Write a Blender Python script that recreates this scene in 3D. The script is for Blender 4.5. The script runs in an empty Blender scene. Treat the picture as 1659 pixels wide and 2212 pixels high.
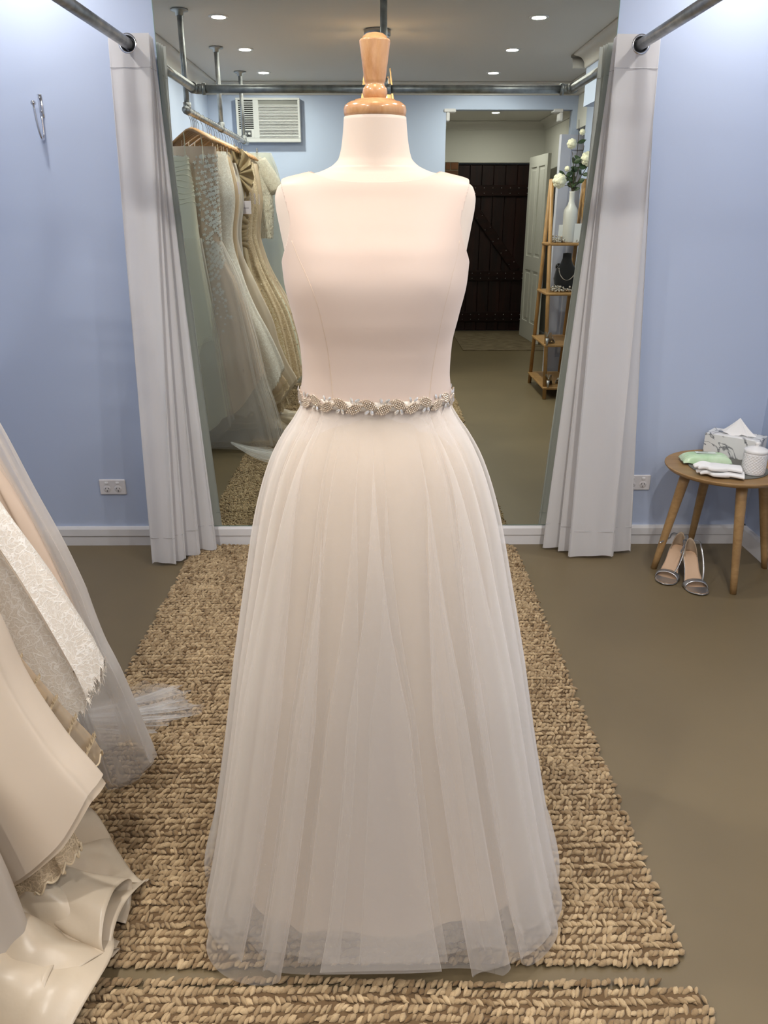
import bpy, math, random
import numpy as np
from mathutils import Vector, Matrix

random.seed(7)
RNG = np.random.default_rng(7)
PI = math.pi
SC = bpy.context.scene
COL = SC.collection

# ------------------------------------------------------------------ camera, world, exposure
CAM_H, CAM_D = 1.403, 3.22            # lens height, distance from the mirror wall (mirror wall is y = 0)
PITCH, YAW = math.radians(21.2), math.radians(0.434)
cam_d = bpy.data.cameras.new('camera')
cam_d.sensor_fit = 'VERTICAL'
cam_d.sensor_height = 24.0
cam_d.lens = 24.0 * 1662.0 / 2212.0
cam_d.clip_start = 0.02
cam = bpy.data.objects.new('camera', cam_d)
COL.objects.link(cam)
cam.location = (0, -CAM_D, CAM_H)
cam.rotation_euler = (PI / 2 - PITCH, 0, -YAW)
SC.camera = cam

world = bpy.data.worlds.new('world')
SC.world = world
world.use_nodes = True
world.node_tree.nodes['Background'].inputs[0].default_value = (0.6, 0.65, 0.75, 1)
world.node_tree.nodes['Background'].inputs[1].default_value = 0.05

SC.view_settings.view_transform = 'Standard'
SC.view_settings.look = 'None'
SC.view_settings.gamma = 1.0
SC.view_settings.use_curve_mapping = False
SC.view_settings.exposure = 0.03
SC.cycles.max_bounces = 8
SC.cycles.diffuse_bounces = 3
SC.cycles.glossy_bounces = 4
SC.cycles.transmission_bounces = 4
SC.cycles.transparent_max_bounces = 24
SC.cycles.sample_clamp_indirect = 4.0
SC.cycles.use_light_tree = False
SC.cycles.use_adaptive_sampling = True
SC.cycles.adaptive_threshold = 0.03

DOWNLIGHT_W = 12.5
DOWNLIGHT_COL = (1.0, 0.965, 0.92)
PENDANT_W = 3.8
PENDANT_COL = (1.0, 0.70, 0.45)


# ------------------------------------------------------------------ helpers: colour and materials
def lin(c):
    r = []
    for v in c[:3]:
        v = v / 255.0
        r.append(v / 12.92 if v <= 0.04045 else ((v + 0.055) / 1.055) ** 2.4)
    return (r[0], r[1], r[2], 1.0)


MATS = {}


def mat(name, col, rough=0.5, metal=0.0, spec=0.5, sheen=0.0, bump=None, var=None, emit=None,
        coat=0.0, stretch=None, trans=0.0, aniso=None, alpha=None):
    """Principled material; bump=(scale, strength, distance); var=(scale, second colour, low, high)."""
    if name in MATS:
        return MATS[name]
    m = bpy.data.materials.new(name)
    m.use_nodes = True
    nt = m.node_tree
    p = nt.nodes['Principled BSDF']
    c = lin(col)
    p.inputs['Base Color'].default_value = c
    p.inputs['Roughness'].default_value = rough
    p.inputs['Metallic'].default_value = metal
    p.inputs['Specular IOR Level'].default_value = spec
    p.inputs['Sheen Weight'].default_value = sheen
    p.inputs['Coat Weight'].default_value = coat
    p.inputs['Transmission Weight'].default_value = trans
    if emit:
        p.inputs['Emission Color'].default_value = lin(emit[0])
        p.inputs['Emission Strength'].default_value = emit[1]
    vec = None
    if bump or var:
        tc = nt.nodes.new('ShaderNodeTexCoord')
        mp = nt.nodes.new('ShaderNodeMapping')
        nt.links.new(tc.outputs['Object'], mp.inputs[0])
        if stretch:
            mp.inputs['Scale'].default_value = stretch
        vec = mp.outputs[0]
    if var:
        n = nt.nodes.new('ShaderNodeTexNoise')
        n.inputs['Scale'].default_value = var[0]
        n.inputs['Detail'].default_value = 5
        nt.links.new(vec, n.inputs['Vector'])
        r = nt.nodes.new('ShaderNodeValToRGB')
        r.color_ramp.elements[0].position = var[2]
        r.color_ramp.elements[1].position = var[3]
        r.color_ramp.elements[0].color = lin(var[1])
        r.color_ramp.elements[1].color = c
        nt.links.new(n.outputs['Fac'], r.inputs[0])
        nt.links.new(r.outputs[0], p.inputs['Base Color'])
    if bump:
        n = nt.nodes.new('ShaderNodeTexNoise')
        n.inputs['Scale'].default_value = bump[0]
        n.inputs['Detail'].default_value = 4
        nt.links.new(vec, n.inputs['Vector'])
        b = nt.nodes.new('ShaderNodeBump')
        b.inputs['Strength'].default_value = bump[1]
        b.inputs['Distance'].default_value = bump[2]
        nt.links.new(n.outputs['Fac'], b.inputs['Height'])
        nt.links.new(b.outputs[0], p.inputs['Normal'])
    MATS[name] = m
    return m


def sheer(name, col, alpha, transl=0.45, net=None):
    """thin net fabric: part of the light passes straight through, the rest is scattered."""
    if name in MATS:
        return MATS[name]
    m = bpy.data.materials.new(name)
    m.use_nodes = True
    nt = m.node_tree
    nt.nodes.remove(nt.nodes['Principled BSDF'])
    out = nt.nodes['Material Output']
    d = nt.nodes.new('ShaderNodeBsdfDiffuse')
    d.inputs[0].default_value = lin(col)
    t = nt.nodes.new('ShaderNodeBsdfTranslucent')
    t.inputs[0].default_value = lin(col)
    mx = nt.nodes.new('ShaderNodeMixShader')
    mx.inputs[0].default_value = transl
    nt.links.new(d.outputs[0], mx.inputs[1])
    nt.links.new(t.outputs[0], mx.inputs[2])
    tr = nt.nodes.new('ShaderNodeBsdfTransparent')
    m2 = nt.nodes.new('ShaderNodeMixShader')
    # a net looks denser the more obliquely its threads are seen: 1 - (1 - a) ** (1 / cos)
    lw = nt.nodes.new('ShaderNodeLayerWeight')
    lw.inputs[0].default_value = 0.5
    ops = []
    for op, a_, b_ in (('SUBTRACT', 1.0, None), ('MAXIMUM', None, 0.16), ('DIVIDE', 1.0, None), ('POWER', 1.0 - alpha, None), ('SUBTRACT', 1.0, None)):
        n_ = nt.nodes.new('ShaderNodeMath')
        n_.operation = op
        src = ops[-1].outputs[0] if ops else lw.outputs['Facing']
        if a_ is not None:
            n_.inputs[0].default_value = a_
            nt.links.new(src, n_.inputs[1])
        else:
            n_.inputs[1].default_value = b_
            nt.links.new(src, n_.inputs[0])
        ops.append(n_)
    nt.links.new(ops[-1].outputs[0], m2.inputs[0])
    nt.links.new(tr.outputs[0], m2.inputs[1])
    nt.links.new(mx.outputs[0], m2.inputs[2])
    nt.links.new(m2.outputs[0], out.inputs[0])
    MATS[name] = m
    return m


def lace(name, col, base_alpha=0.55, scale=26.0, ground=None):
    """corded floral lace: raised threads over a fine sheer ground."""
    if name in MATS:
        return MATS[name]
    m = bpy.data.materials.new(name)
    m.use_nodes = True
    nt = m.node_tree
    p = nt.nodes['Principled BSDF']
    out = nt.nodes['Material Output']
    tc = nt.nodes.new('ShaderNodeTexCoord')
    nz = nt.nodes.new('ShaderNodeTexNoise')
    nz.inputs['Scale'].default_value = scale * 0.5
    nz.inputs['Detail'].default_value = 3
    nt.links.new(tc.outputs['Object'], nz.inputs['Vector'])
    va = nt.nodes.new('ShaderNodeVectorMath')
    va.operation = 'MULTIPLY_ADD'
    va.inputs[1].default_value = (0.09, 0.09, 0.09)
    nt.links.new(nz.outputs['Color'], va.inputs[0])
    nt.links.new(tc.outputs['Object'], va.inputs[2])
    masks = []
    for sc, w in ((scale, 0.07), (scale * 2.3, 0.10)):
        v = nt.nodes.new('ShaderNodeTexVoronoi')
        v.feature = 'DISTANCE_TO_EDGE'
        v.inputs['Scale'].default_value = sc
        nt.links.new(va.outputs[0], v.inputs['Vector'])
        mr = nt.nodes.new('ShaderNodeMapRange')
        mr.inputs[1].default_value = w
        mr.inputs[2].default_value = w * 0.3
        nt.links.new(v.outputs['Distance'], mr.inputs[0])
        masks.append(mr.outputs[0])
    mx = nt.nodes.new('ShaderNodeMath')
    mx.operation = 'MAXIMUM'
    sc2 = nt.nodes.new('ShaderNodeMath')
    sc2.operation = 'MULTIPLY'
    sc2.inputs[1].default_value = 0.6
    nt.links.new(masks[1], sc2.inputs[0])
    nt.links.new(masks[0], mx.inputs[0])
    nt.links.new(sc2.outputs[0], mx.inputs[1])
    rp = nt.nodes.new('ShaderNodeMixRGB')
    rp.inputs[1].default_value = lin(ground or [int(k * 0.9) for k in col])
    rp.inputs[2].default_value = lin(col)
    nt.links.new(mx.outputs[0], rp.inputs[0])
    nt.links.new(rp.outputs[0], p.inputs['Base Color'])
    p.inputs['Roughness'].default_value = 0.8
    b = nt.nodes.new('ShaderNodeBump')
    b.inputs['Strength'].default_value = 0.3
    b.inputs['Distance'].default_value = 0.002
    nt.links.new(mx.outputs[0], b.inputs['Height'])
    nt.links.new(b.outputs[0], p.inputs['Normal'])
    am = nt.nodes.new('ShaderNodeMapRange')
    am.inputs[3].default_value = base_alpha
    am.inputs[4].default_value = 1.0
    nt.links.new(mx.outputs[0], am.inputs[0])
    tr = nt.nodes.new('ShaderNodeBsdfTransparent')
    ms = nt.nodes.new('ShaderNodeMixShader')
    nt.links.new(am.outputs[0], ms.inputs[0])
    nt.links.new(tr.outputs[0], ms.inputs[1])
    nt.links.new(p.outputs[0], ms.inputs[2])
    nt.links.new(ms.outputs[0], out.inputs[0])
    MATS[name] = m
    return m


def wood(name, c1, c2, scale=(6, 60, 6), rough=0.35, spec=0.5, coat=0.0):
    if name in MATS:
        return MATS[name]
    m = bpy.data.materials.new(name)
    m.use_nodes = True
    nt = m.node_tree
    p = nt.nodes['Principled BSDF']
    tc = nt.nodes.new('ShaderNodeTexCoord')
    mp = nt.nodes.new('ShaderNodeMapping')
    mp.inputs['Scale'].default_value = scale
    n = nt.nodes.new('ShaderNodeTexNoise')
    n.inputs['Scale'].default_value = 1.0
    n.inputs['Detail'].default_value = 7
    n.inputs['Roughness'].default_value = 0.65
    n.inputs['Distortion'].default_value = 0.8
    r = nt.nodes.new('ShaderNodeValToRGB')
    r.color_ramp.elements[0].position = 0.32
    r.color_ramp.elements[1].position = 0.68
    r.color_ramp.elements[0].color = lin(c2)
    r.color_ramp.elements[1].color = lin(c1)
    nt.links.new(tc.outputs['Object'], mp.inputs[0])
    nt.links.new(mp.outputs[0], n.inputs['Vector'])
    nt.links.new(n.outputs['Fac'], r.inputs[0])
    nt.links.new(r.outputs[0], p.inputs['Base Color'])
    p.inputs['Roughness'].default_value = rough
    p.inputs['Specular IOR Level'].default_value = spec
    p.inputs['Coat Weight'].default_value = coat
    MATS[name] = m
    return m


def attr_mat(name, rough=0.85):
    m = bpy.data.materials.new(name)
    m.use_nodes = True
    nt = m.node_tree
    p = nt.nodes['Principled BSDF']
    a = nt.nodes.new('ShaderNodeAttribute')
    a.attribute_name = 'Col'
    tc = nt.nodes.new('ShaderNodeTexCoord')
    n = nt.nodes.new('ShaderNodeTexNoise')
    n.inputs['Scale'].default_value = 420
    n.inputs['Detail'].default_value = 3
    nt.links.new(tc.outputs['Object'], n.inputs['Vector'])
    mr = nt.nodes.new('ShaderNodeMapRange')
    mr.inputs[3].default_value = 0.72
    mr.inputs[4].default_value = 1.25
    nt.links.new(n.outputs['Fac'], mr.inputs[0])
    mu = nt.nodes.new('ShaderNodeMixRGB')
    mu.blend_type = 'MULTIPLY'
    mu.inputs[0].default_value = 1.0
    nt.links.new(a.outputs['Color'], mu.inputs[1])
    nt.links.new(mr.outputs[0], mu.inputs[2])
    nt.links.new(mu.outputs[0], p.inputs['Base Color'])
    p.inputs['Roughness'].default_value = rough
    p.inputs['Specular IOR Level'].default_value = 0.3
    p.inputs['Sheen Weight'].default_value = 0.15
    b = nt.nodes.new('ShaderNodeBump')
    b.inputs['Strength'].default_value = 0.4
    b.inputs['Distance'].default_value = 0.001
    nt.links.new(n.outputs['Fac'], b.inputs['Height'])
    nt.links.new(b.outputs[0], p.inputs['Normal'])
    return m


# ------------------------------------------------------------------ helpers: mesh building
class MB:
    def __init__(self):
        self.v, self.f, self.n = [], [], 0
        self.cols = []

    def add(self, verts, faces, col=None):
        verts = np.asarray(verts, float).reshape(-1, 3)
        o = self.n
        self.v.append(verts)
        self.f.extend([tuple(i + o for i in fc) for fc in faces])
        self.n += len(verts)
        if col is not None:
            self.cols.append(np.tile(np.array(col, float), (len(verts), 1)))
        return self

    def box(self, lo, hi, bev=0.0, rot=None, org=None):
        lo, hi = np.array(lo, float), np.array(hi, float)
        c, h = (lo + hi) / 2, np.abs(hi - lo) / 2
        b = min(bev, h.min() * 0.95)
        if b <= 0:
            v = [[sx * h[0], sy * h[1], sz * h[2]] for sz in (-1, 1) for sy in (-1, 1) for sx in (-1, 1)]
            f = [(0, 2, 3, 1), (4, 5, 7, 6), (0, 1, 5, 4), (2, 6, 7, 3), (0, 4, 6, 2), (1, 3, 7, 5)]
        else:
            v, idx = [], {}
            for sx in (-1, 1):
                for sy in (-1, 1):
                    for sz in (-1, 1):
                        for ax in range(3):
                            q = [sx * (h[0] - b), sy * (h[1] - b), sz * (h[2] - b)]
                            q[ax] = (sx, sy, sz)[ax] * h[ax]
                            idx[(sx, sy, sz, ax)] = len(v)
                            v.append(q)
            f = []
            for ax in range(3):
                o1, o2 = (ax + 1) % 3, (ax + 2) % 3
                for s in (-1, 1):
                    ring = []
                    for a_, b_ in ((-1, -1), (1, -1), (1, 1), (-1, 1)):
                        k = [0, 0, 0]
                        k[ax], k[o1], k[o2] = s, a_, b_
                        ring.append(idx[tuple(k) + (ax,)])
                    f.append(tuple(ring if s > 0 else ring[::-1]))
            for ax in range(3):       # edges running along ax
                o1, o2 = (ax + 1) % 3, (ax + 2) % 3
                for a_ in (-1, 1):
                    for b_ in (-1, 1):
                        k0, k1 = [0, 0, 0], [0, 0, 0]
                        k0[ax], k1[ax] = -1, 1
                        for k in (k0, k1):
                            k[o1], k[o2] = a_, b_
                        q = [idx[tuple(k0) + (o1,)], idx[tuple(k1) + (o1,)], idx[tuple(k1) + (o2,)], idx[tuple(k0) + (o2,)]]
                        f.append(tuple(q if a_ * b_ < 0 else q[::-1]))
            for sx in (-1, 1):
                for sy in (-1, 1):
                    for sz in (-1, 1):
                        q = [idx[(sx, sy, sz, a)] for a in range(3)]
                        f.append(tuple(q if sx * sy * sz > 0 else q[::-1]))
        v = np.array(v, float)
        if rot is not None:
            v = v @ np.array(rot).T
        return self.add(v + c if org is None else v + np.array(org), f)

    def grid(self, P, closed_u=False, closed_v=False, flip=False):
        """P[rows, cols, 3]; rows = v, cols = u."""
        P = np.asarray(P, float)
        R, C = P.shape[:2]
        f = []
        for j in range(R if closed_v else R - 1):
            j2 = (j + 1) % R
            for i in range(C if closed_u else C - 1):
                i2 = (i + 1) % C
                q = (j * C + i, j * C + i2, j2 * C + i2, j2 * C + i)
                f.append(q[::-1] if flip else q)
        return self.add(P.reshape(-1, 3), f)

    def lathe(self, prof, c=(0, 0, 0), seg=32, axis='z', cap=True):
        """prof: list of (r, h)"""
        a = np.linspace(0, 2 * PI, seg, endpoint=False)
        P = np.zeros((len(prof), seg, 3))
        for j, (r, h) in enumerate(prof):
            u, w = r * np.cos(a), r * np.sin(a)
            if axis == 'z':
                P[j] = np.stack([u, w, np.full(seg, h)], 1)
            elif axis == 'y':
                P[j] = np.stack([w, np.full(seg, h), u], 1)
            else:
                P[j] = np.stack([np.full(seg, h), u, w], 1)
        P += np.array(c)
        o = self.n
        self.grid(P, closed_u=True)
        if cap:
            if prof[0][0] > 1e-6:
                self.f.append(tuple(o + i for i in range(seg))[::-1])
            if prof[-1][0] > 1e-6:
                b = o + (len(prof) - 1) * seg
                self.f.append(tuple(b + i for i in range(seg)))
        return self

    def tube(self, pts, rad, seg=10, closed=False, flat=None, cap=True):
        pts = np.asarray(pts, float)
        n = len(pts)
        rad = np.broadcast_to(np.asarray(rad, float), (n,))
        if closed:
            tan = np.roll(pts, -1, 0) - np.roll(pts, 1, 0)
        else:
            tan = np.gradient(pts, axis=0)
        tan /= np.linalg.norm(tan, axis=1)[:, None] + 1e-12
        ref = np.array([0, 0, 1.0]) if abs(tan[0][2]) < 0.9 else np.array([1.0, 0, 0])
        nrm = np.cross(tan[0], ref)
        nrm /= np.linalg.norm(nrm)
        a = np.linspace(0, 2 * PI, seg, endpoint=False)
        P = np.zeros((n, seg, 3))
        for j in range(n):
            nrm = nrm - tan[j] * nrm.dot(tan[j])
            nrm /= np.linalg.norm(nrm) + 1e-12
            bi = np.cross(tan[j], nrm)
            fl = 1.0 if flat is None else flat
            P[j] = pts[j] + rad[j] * (np.cos(a)[:, None] * nrm + fl * np.sin(a)[:, None] * bi)
        o = self.n
        self.grid(P, closed_u=True, closed_v=closed)
        if cap and not closed:
            self.f.append(tuple(o + i for i in range(seg))[::-1])
            b = o + (n - 1) * seg
            self.f.append(tuple(b + i for i in range(seg)))
        return self

    def ball(self, c, r, seg=12, rings=8, sq=(1, 1, 1)):
        P = np.zeros((rings + 1, seg, 3))
        a = np.linspace(0, 2 * PI, seg, endpoint=False)
        for j in range(rings + 1):
            t = PI * j / rings
            s = max(math.sin(t), 1e-4)
            P[j] = np.stack([s * np.cos(a) * sq[0], s * np.sin(a) * sq[1], np.full(seg, -math.cos(t) * sq[2])], 1) * r
        return self.grid(P + np.array(c), closed_u=True)

    def torus(self, c, R, r, axis='y', seg=28, tseg=8):
        a = np.linspace(0, 2 * PI, seg, endpoint=False)
        z = np.zeros_like(a)
        if axis == 'y':
            p = np.stack([R * np.cos(a), z, R * np.sin(a)], 1)
        elif axis == 'z':
            p = np.stack([R * np.cos(a), R * np.sin(a), z], 1)
        else:
            p = np.stack([z, R * np.cos(a), R * np.sin(a)], 1)
        return self.tube(p + np.array(c), r, seg=tseg, closed=True)

    def transform(self, fn):
        self.v = [fn(v) for v in self.v]
        return self


def wloc(o):
    p = np.zeros(3)
    while o is not None:
        p += np.array(o.location)
        o = o.parent
    return p


def tag(o, label=None, cat=None, group=None, kind=None):
    if label:
        o['label'] = label
    if cat:
        o['category'] = cat
    if group:
        o['group'] = group
    if kind:
        o['kind'] = kind
    return o


def thing(name, label, cat, loc=(0, 0, 0), group=None):
    o = bpy.data.objects.new(name, None)
    o.empty_display_size = 0.05
    COL.objects.link(o)
    o.location = loc
    return tag(o, label, cat, group)


def make(name, mb, m, parent=None, smooth=True, angle=None, local=False):
    """link one mesh object; vertices are in world coordinates unless local"""
    v = np.concatenate(mb.v) if isinstance(mb, MB) else np.asarray(mb[0], float)
    f = mb.f if isinstance(mb, MB) else mb[1]
    if local:
        org = np.zeros(3)
        loc = np.zeros(3)
    elif parent is None:
        org = np.array([(v[:, 0].min() + v[:, 0].max()) / 2, (v[:, 1].min() + v[:, 1].max()) / 2, v[:, 2].min()])
        loc = org
    else:
        org = wloc(parent)
        loc = np.zeros(3)
    me = bpy.data.meshes.new(name)
    me.from_pydata((v - org).tolist(), [], f)
    if smooth:
        me.polygons.foreach_set('use_smooth', np.ones(len(me.polygons), bool))
        if angle is not None:
            me.set_sharp_from_angle(angle=math.radians(angle))
    if isinstance(mb, MB) and mb.cols:
        ca = me.color_attributes.new('Col', 'FLOAT_COLOR', 'POINT')
        ca.data.foreach_set('color', np.concatenate(mb.cols).astype(np.float32).ravel())
    me.materials.append(m)
    o = bpy.data.objects.new(name, me)
    COL.objects.link(o)
    o.location = loc
    if parent is not None:
        o.parent = parent
    return o


def struct(name, mb, m, parent=None, smooth=False):
    o = make(name, mb, m, parent, smooth)
    if parent is None:
        o['kind'] = 'structure'
    return o


def copy_tree(o, parent=None):
    c = o.copy()
    COL.objects.link(c)
    c.parent = parent
    for ch in list(o.children):
        copy_tree(ch, c)
    return c


def solidify(o, t, offset=0.0):
    md = o.modifiers.new('thickness', 'SOLIDIFY')
    md.thickness = t
    md.offset = offset
    return o


def interp(x, xs, ys):
    """smooth monotone cubic through the points (xs increasing)"""
    xs, ys = np.asarray(xs, float), np.asarray(ys, float)
    x = np.clip(np.asarray(x, float), xs[0], xs[-1])
    h = np.diff(xs)
    d = np.diff(ys) / h
    m = np.zeros(len(xs))
    m[0], m[-1] = d[0], d[-1]
    for i in range(1, len(xs) - 1):
        if d[i - 1] * d[i] > 0:
            w1, w2 = 2 * h[i] + h[i - 1], h[i] + 2 * h[i - 1]
            m[i] = (w1 + w2) / (w1 / d[i - 1] + w2 / d[i])
    k = np.clip(np.searchsorted(xs, x, side='right') - 1, 0, len(h) - 1)
    t = (x - xs[k]) / h[k]
    return ((2 * t**3 - 3 * t**2 + 1) * ys[k] + (t**3 - 2 * t**2 + t) * h[k] * m[k]
            + (-2 * t**3 + 3 * t**2) * ys[k + 1] + (t**3 - t**2) * h[k] * m[k + 1])


def clip(verts, faces, f):
    """keep the side f < 0 of a mesh, cutting faces along f = 0"""
    verts = [tuple(p) for p in verts]
    f = list(f)
    nv, remap, edge, out = [], {}, {}, []

    def vid(i):
        if i not in remap:
            remap[i] = len(nv)
            nv.append(verts[i])
        return remap[i]

    def eid(i, j):
        k = (min(i, j), max(i, j))
        if k not in edge:
            a, b = k
            t = f[a] / (f[a] - f[b])
            edge[k] = len(nv)
            nv.append(tuple(verts[a][q] + t * (verts[b][q] - verts[a][q]) for q in range(3)))
        return edge[k]
    for fc in faces:
        s = [f[i] < 0 for i in fc]
        if all(s):
            out.append(tuple(vid(i) for i in fc))
        elif any(s):
            poly = []
            for a in range(len(fc)):
                i, j = fc[a], fc[(a + 1) % len(fc)]
                if f[i] < 0:
                    poly.append(vid(i))
                if (f[i] < 0) != (f[j] < 0):
                    poly.append(eid(i, j))
            if len(poly) >= 3:
                out.append(tuple(poly))
    return np.array(nv), out


def rotz(a):
    c, s = math.cos(a), math.sin(a)
    return np.array([[c, -s, 0], [s, c, 0], [0, 0, 1.0]])


def place(mb, loc, rz=0.0):
    R = rotz(rz)
    mb.transform(lambda v: v @ R.T + np.array(loc))
    return mb


def bez(p0, p1, p2, p3, n=16):
    t = np.linspace(0, 1, n)[:, None]
    p0, p1, p2, p3 = map(lambda p: np.array(p, float), (p0, p1, p2, p3))
    return (1 - t)**3 * p0 + 3 * (1 - t)**2 * t * p1 + 3 * (1 - t) * t * t * p2 + t**3 * p3


# ------------------------------------------------------------------ materials
M_WALL = mat('blue_wall_paint', (188, 200, 224), rough=0.6, spec=0.3, bump=(180, 0.05, 0.001))
M_WHITEWALL = mat('white_wall_paint', (222, 220, 212), rough=0.6, spec=0.3)
M_CEIL = mat('ceiling_paint', (214, 210, 204), rough=0.8, spec=0.2)
M_TRIM = mat('white_gloss_trim', (232, 230, 230), rough=0.35)
M_FLOOR = mat('taupe_vinyl_floor', (122, 107, 80), rough=0.42, spec=0.4, var=(1.7, (114, 100, 75), 0.35, 0.7), bump=(60, 0.03, 0.001))
M_MIRROR = mat('mirror_silver', (214, 220, 210), rough=0.0, metal=1.0)
M_EDGE = mat('mirror_glass_edge', (120, 150, 138), rough=0.15)
M_PIPE = mat('galvanised_pipe', (188, 190, 190), rough=0.38, metal=0.8, var=(22, (150, 152, 154), 0.35, 0.65))
M_CHROME = mat('chrome', (215, 215, 218), rough=0.12, metal=1.0)
M_STEEL = mat('brushed_steel', (165, 165, 168), rough=0.3, metal=1.0)
M_CURTAIN = sheer('white_curtain_cloth', (244, 242, 242), 0.9999, 0.42)
M_STITCH = mat('curtain_stitching', (205, 203, 205), rough=0.9)
M_PLASTIC = mat('white_plastic', (228, 224, 224), rough=0.35)
M_DARK = mat('dark_slot', (22, 20, 20), rough=0.6)
M_BEECH = wood('varnished_beech', (216, 172, 126), (184, 134, 88), (30, 30, 9), rough=0.22, coat=0.3)
M_OAK = wood('oak', (171, 137, 92), (148, 114, 72), (4, 34, 34), rough=0.45)
M_BAMBOO = wood('bamboo', (176, 136, 84), (150, 112, 66), (10, 10, 6), rough=0.45)
M_HANGER = wood('hanger_wood', (192, 150, 104), (160, 116, 74), (12, 50, 50), rough=0.35)
M_JERSEY = mat('mannequin_jersey', (222, 207, 193), rough=0.9, spec=0.2, sheen=0.2, bump=(600, 0.1, 0.0005))
M_SATIN = mat('ivory_dress_satin', (220, 200, 186), rough=0.5, spec=0.35, sheen=0.1, bump=(6, 0.3, 0.008))
M_LINING = mat('ivory_lining', (210, 192, 170), rough=0.75, spec=0.2)
M_TULLE = sheer('ivory_tulle', (250, 245, 239), 0.20)
M_TULLE_OUT = sheer('outer_ivory_tulle', (252, 248, 244), 0.20)
M_JUTE = attr_mat('jute_cord')
M_JUTE_BASE = mat('jute_backing', (104, 82, 56), rough=0.95)

# ------------------------------------------------------------------ room
X_L0, X_R0 = -1.70, 1.66         # walls beside the mirror
X_L1, X_R1 = -1.40, 1.40         # pier and bulkhead further into the room
Y_REAR, H_C = -3.93, 2.40

struct('floor', MB().box((-1.9, -7.2, -0.05), (2.5, 0.1, 0.0)), M_FLOOR)
struct('ceiling', MB().box((-1.9, -7.2, H_C), (2.5, 0.1, H_C + 0.05)), M_CEIL)
struct('wall_mirror', MB().box((-1.9, 0.0, 0.0), (2.5, 0.1, H_C)), M_WALL)
wl = MB().box((X_L0 - 0.15, -1.15, 0), (X_L0, 0, H_C)).box((X_L0 - 0.15, Y_REAR, 0), (X_L1, -1.15, H_C))
struct('wall_left', wl, M_WALL)
Y_ALC = -3.62
struct('wall_right', MB().box((X_R0, Y_ALC, 0), (X_R0 + 0.12, 0, H_C)), M_WALL)
struct('wall_bulkhead', MB().box((X_R1, -2.66, 2.08), (X_R0, -1.2, H_C)), M_WALL)
struct('wall_alcove', MB().box((2.22, Y_REAR, 0), (2.32, Y_ALC, H_C)).box((X_R0 + 0.12, Y_ALC, 0), (2.32, Y_ALC + 0.1, H_C)), M_WALL)
struct('wall_lintel', MB().box((X_R0, Y_REAR, 2.06), (X_R0 + 0.1, Y_ALC, H_C)), M_WHITEWALL)
wb = MB().box((-1.9, Y_REAR - 0.1, 0), (0.57, Y_REAR, H_C)).box((0.57, Y_REAR - 0.1, 2.206), (1.50, Y_REAR, H_C))
wb.box((1.62, Y_REAR - 0.1, 0), (2.4, Y_REAR, H_C)).box((1.5, Y_REAR - 0.1, 2.206), (1.62, Y_REAR, H_C))
struct('wall_rear', wb, M_WALL)
hall = MB().box((0.42, -7.0, 0), (0.57, Y_REAR - 0.1, H_C)).box((1.96, -7.0, 0), (2.1, Y_REAR - 0.1, H_C))
hall.box((0.42, -6.96, 1.965), (2.1, -6.76, H_C)).box((1.82, -6.96, 0), (2.1, -6.76, 1.965)).box((0.42, -6.96, 0), (0.80, -6.76, 1.965))
struct('wall_hall', hall, M_WHITEWALL)
# corbels under the opening
for k, x in enumerate((0.57, 1.46)):
    struct('trim_%d' % (k + 1), MB().box((x - 0.02 * (k == 0), Y_REAR - 0.1, 2.185), (x + 0.08, Y_REAR + 0.012, 2.212), 0.006)
           .box((x + (0.0 if k == 0 else 0.05), Y_REAR - 0.1, 2.12), (x + (0.03 if k == 0 else 0.08), Y_REAR + 0.008, 2.185), 0.006), M_TRIM)


def cornice(name, p, q, inward):
    """coved cornice along the wall line p-q, inward = unit vector into the room"""
    prof = [(0, 0), (0.012, 0), (0.016, 0.012)]
    for k in range(7):
        a = PI / 2 * k / 6
        prof.append((0.016 + 0.058 * (1 - math.cos(a)), 0.014 + 0.058 * math.sin(a)))
    prof += [(0.09, 0.078), (0.09, 0.09), (0, 0.09)]
    P = np.zeros((2, len(prof), 3))
    for j, e in enumerate((p, q)):
        for i, (o, h) in enumerate(prof):
            P[j, i] = (e[0] + inward[0] * o, e[1] + inward[1] * o, H_C - 0.09 + h)
    return struct(name, MB().grid(P), M_CEIL, smooth=True)


cornice('trim_cornice_rear', (X_L1, Y_REAR), (X_R0, Y_REAR), (0, 1))
cornice('trim_cornice_left', (X_L1, Y_REAR), (X_L1, -1.15), (1, 0))
cornice('trim_cornice_right', (X_R1, -2.66), (X_R1, -1.2), (-1, 0))
cornice('trim_cornice_nib', (X_R1 - 0.09, -2.66), (X_R0, -2.66), (0, -1))
cornice('trim_cornice_lintel', (X_R0, Y_REAR), (X_R0, -2.66), (-1, 0))
cornice('trim_cornice_hall', (0.57, -6.76), (1.96, -6.76), (0, 1))
cornice('trim_cornice_hall_side', (1.96, -6.76), (1.96, Y_REAR - 0.1), (-1, 0))
cornice('trim_cornice_mirror_wall', (X_L0, 0), (X_R0, 0), (0, -1))


def baseboard(name, p, q, inward):
    prof = [(0, 0), (0.013, 0), (0.013, 0.045), (0.019, 0.049), (0.019, 0.080), (0.014, 0.090), (0, 0.090)]
    P = np.zeros((2, len(prof), 3))
    for j, e in enumerate((p, q)):
        for i, (o, h) in enumerate(prof):
            P[j, i] = (e[0] + inward[0] * o, e[1] + inward[1] * o, h)
    return struct(name, MB().grid(P), M_TRIM)


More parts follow.
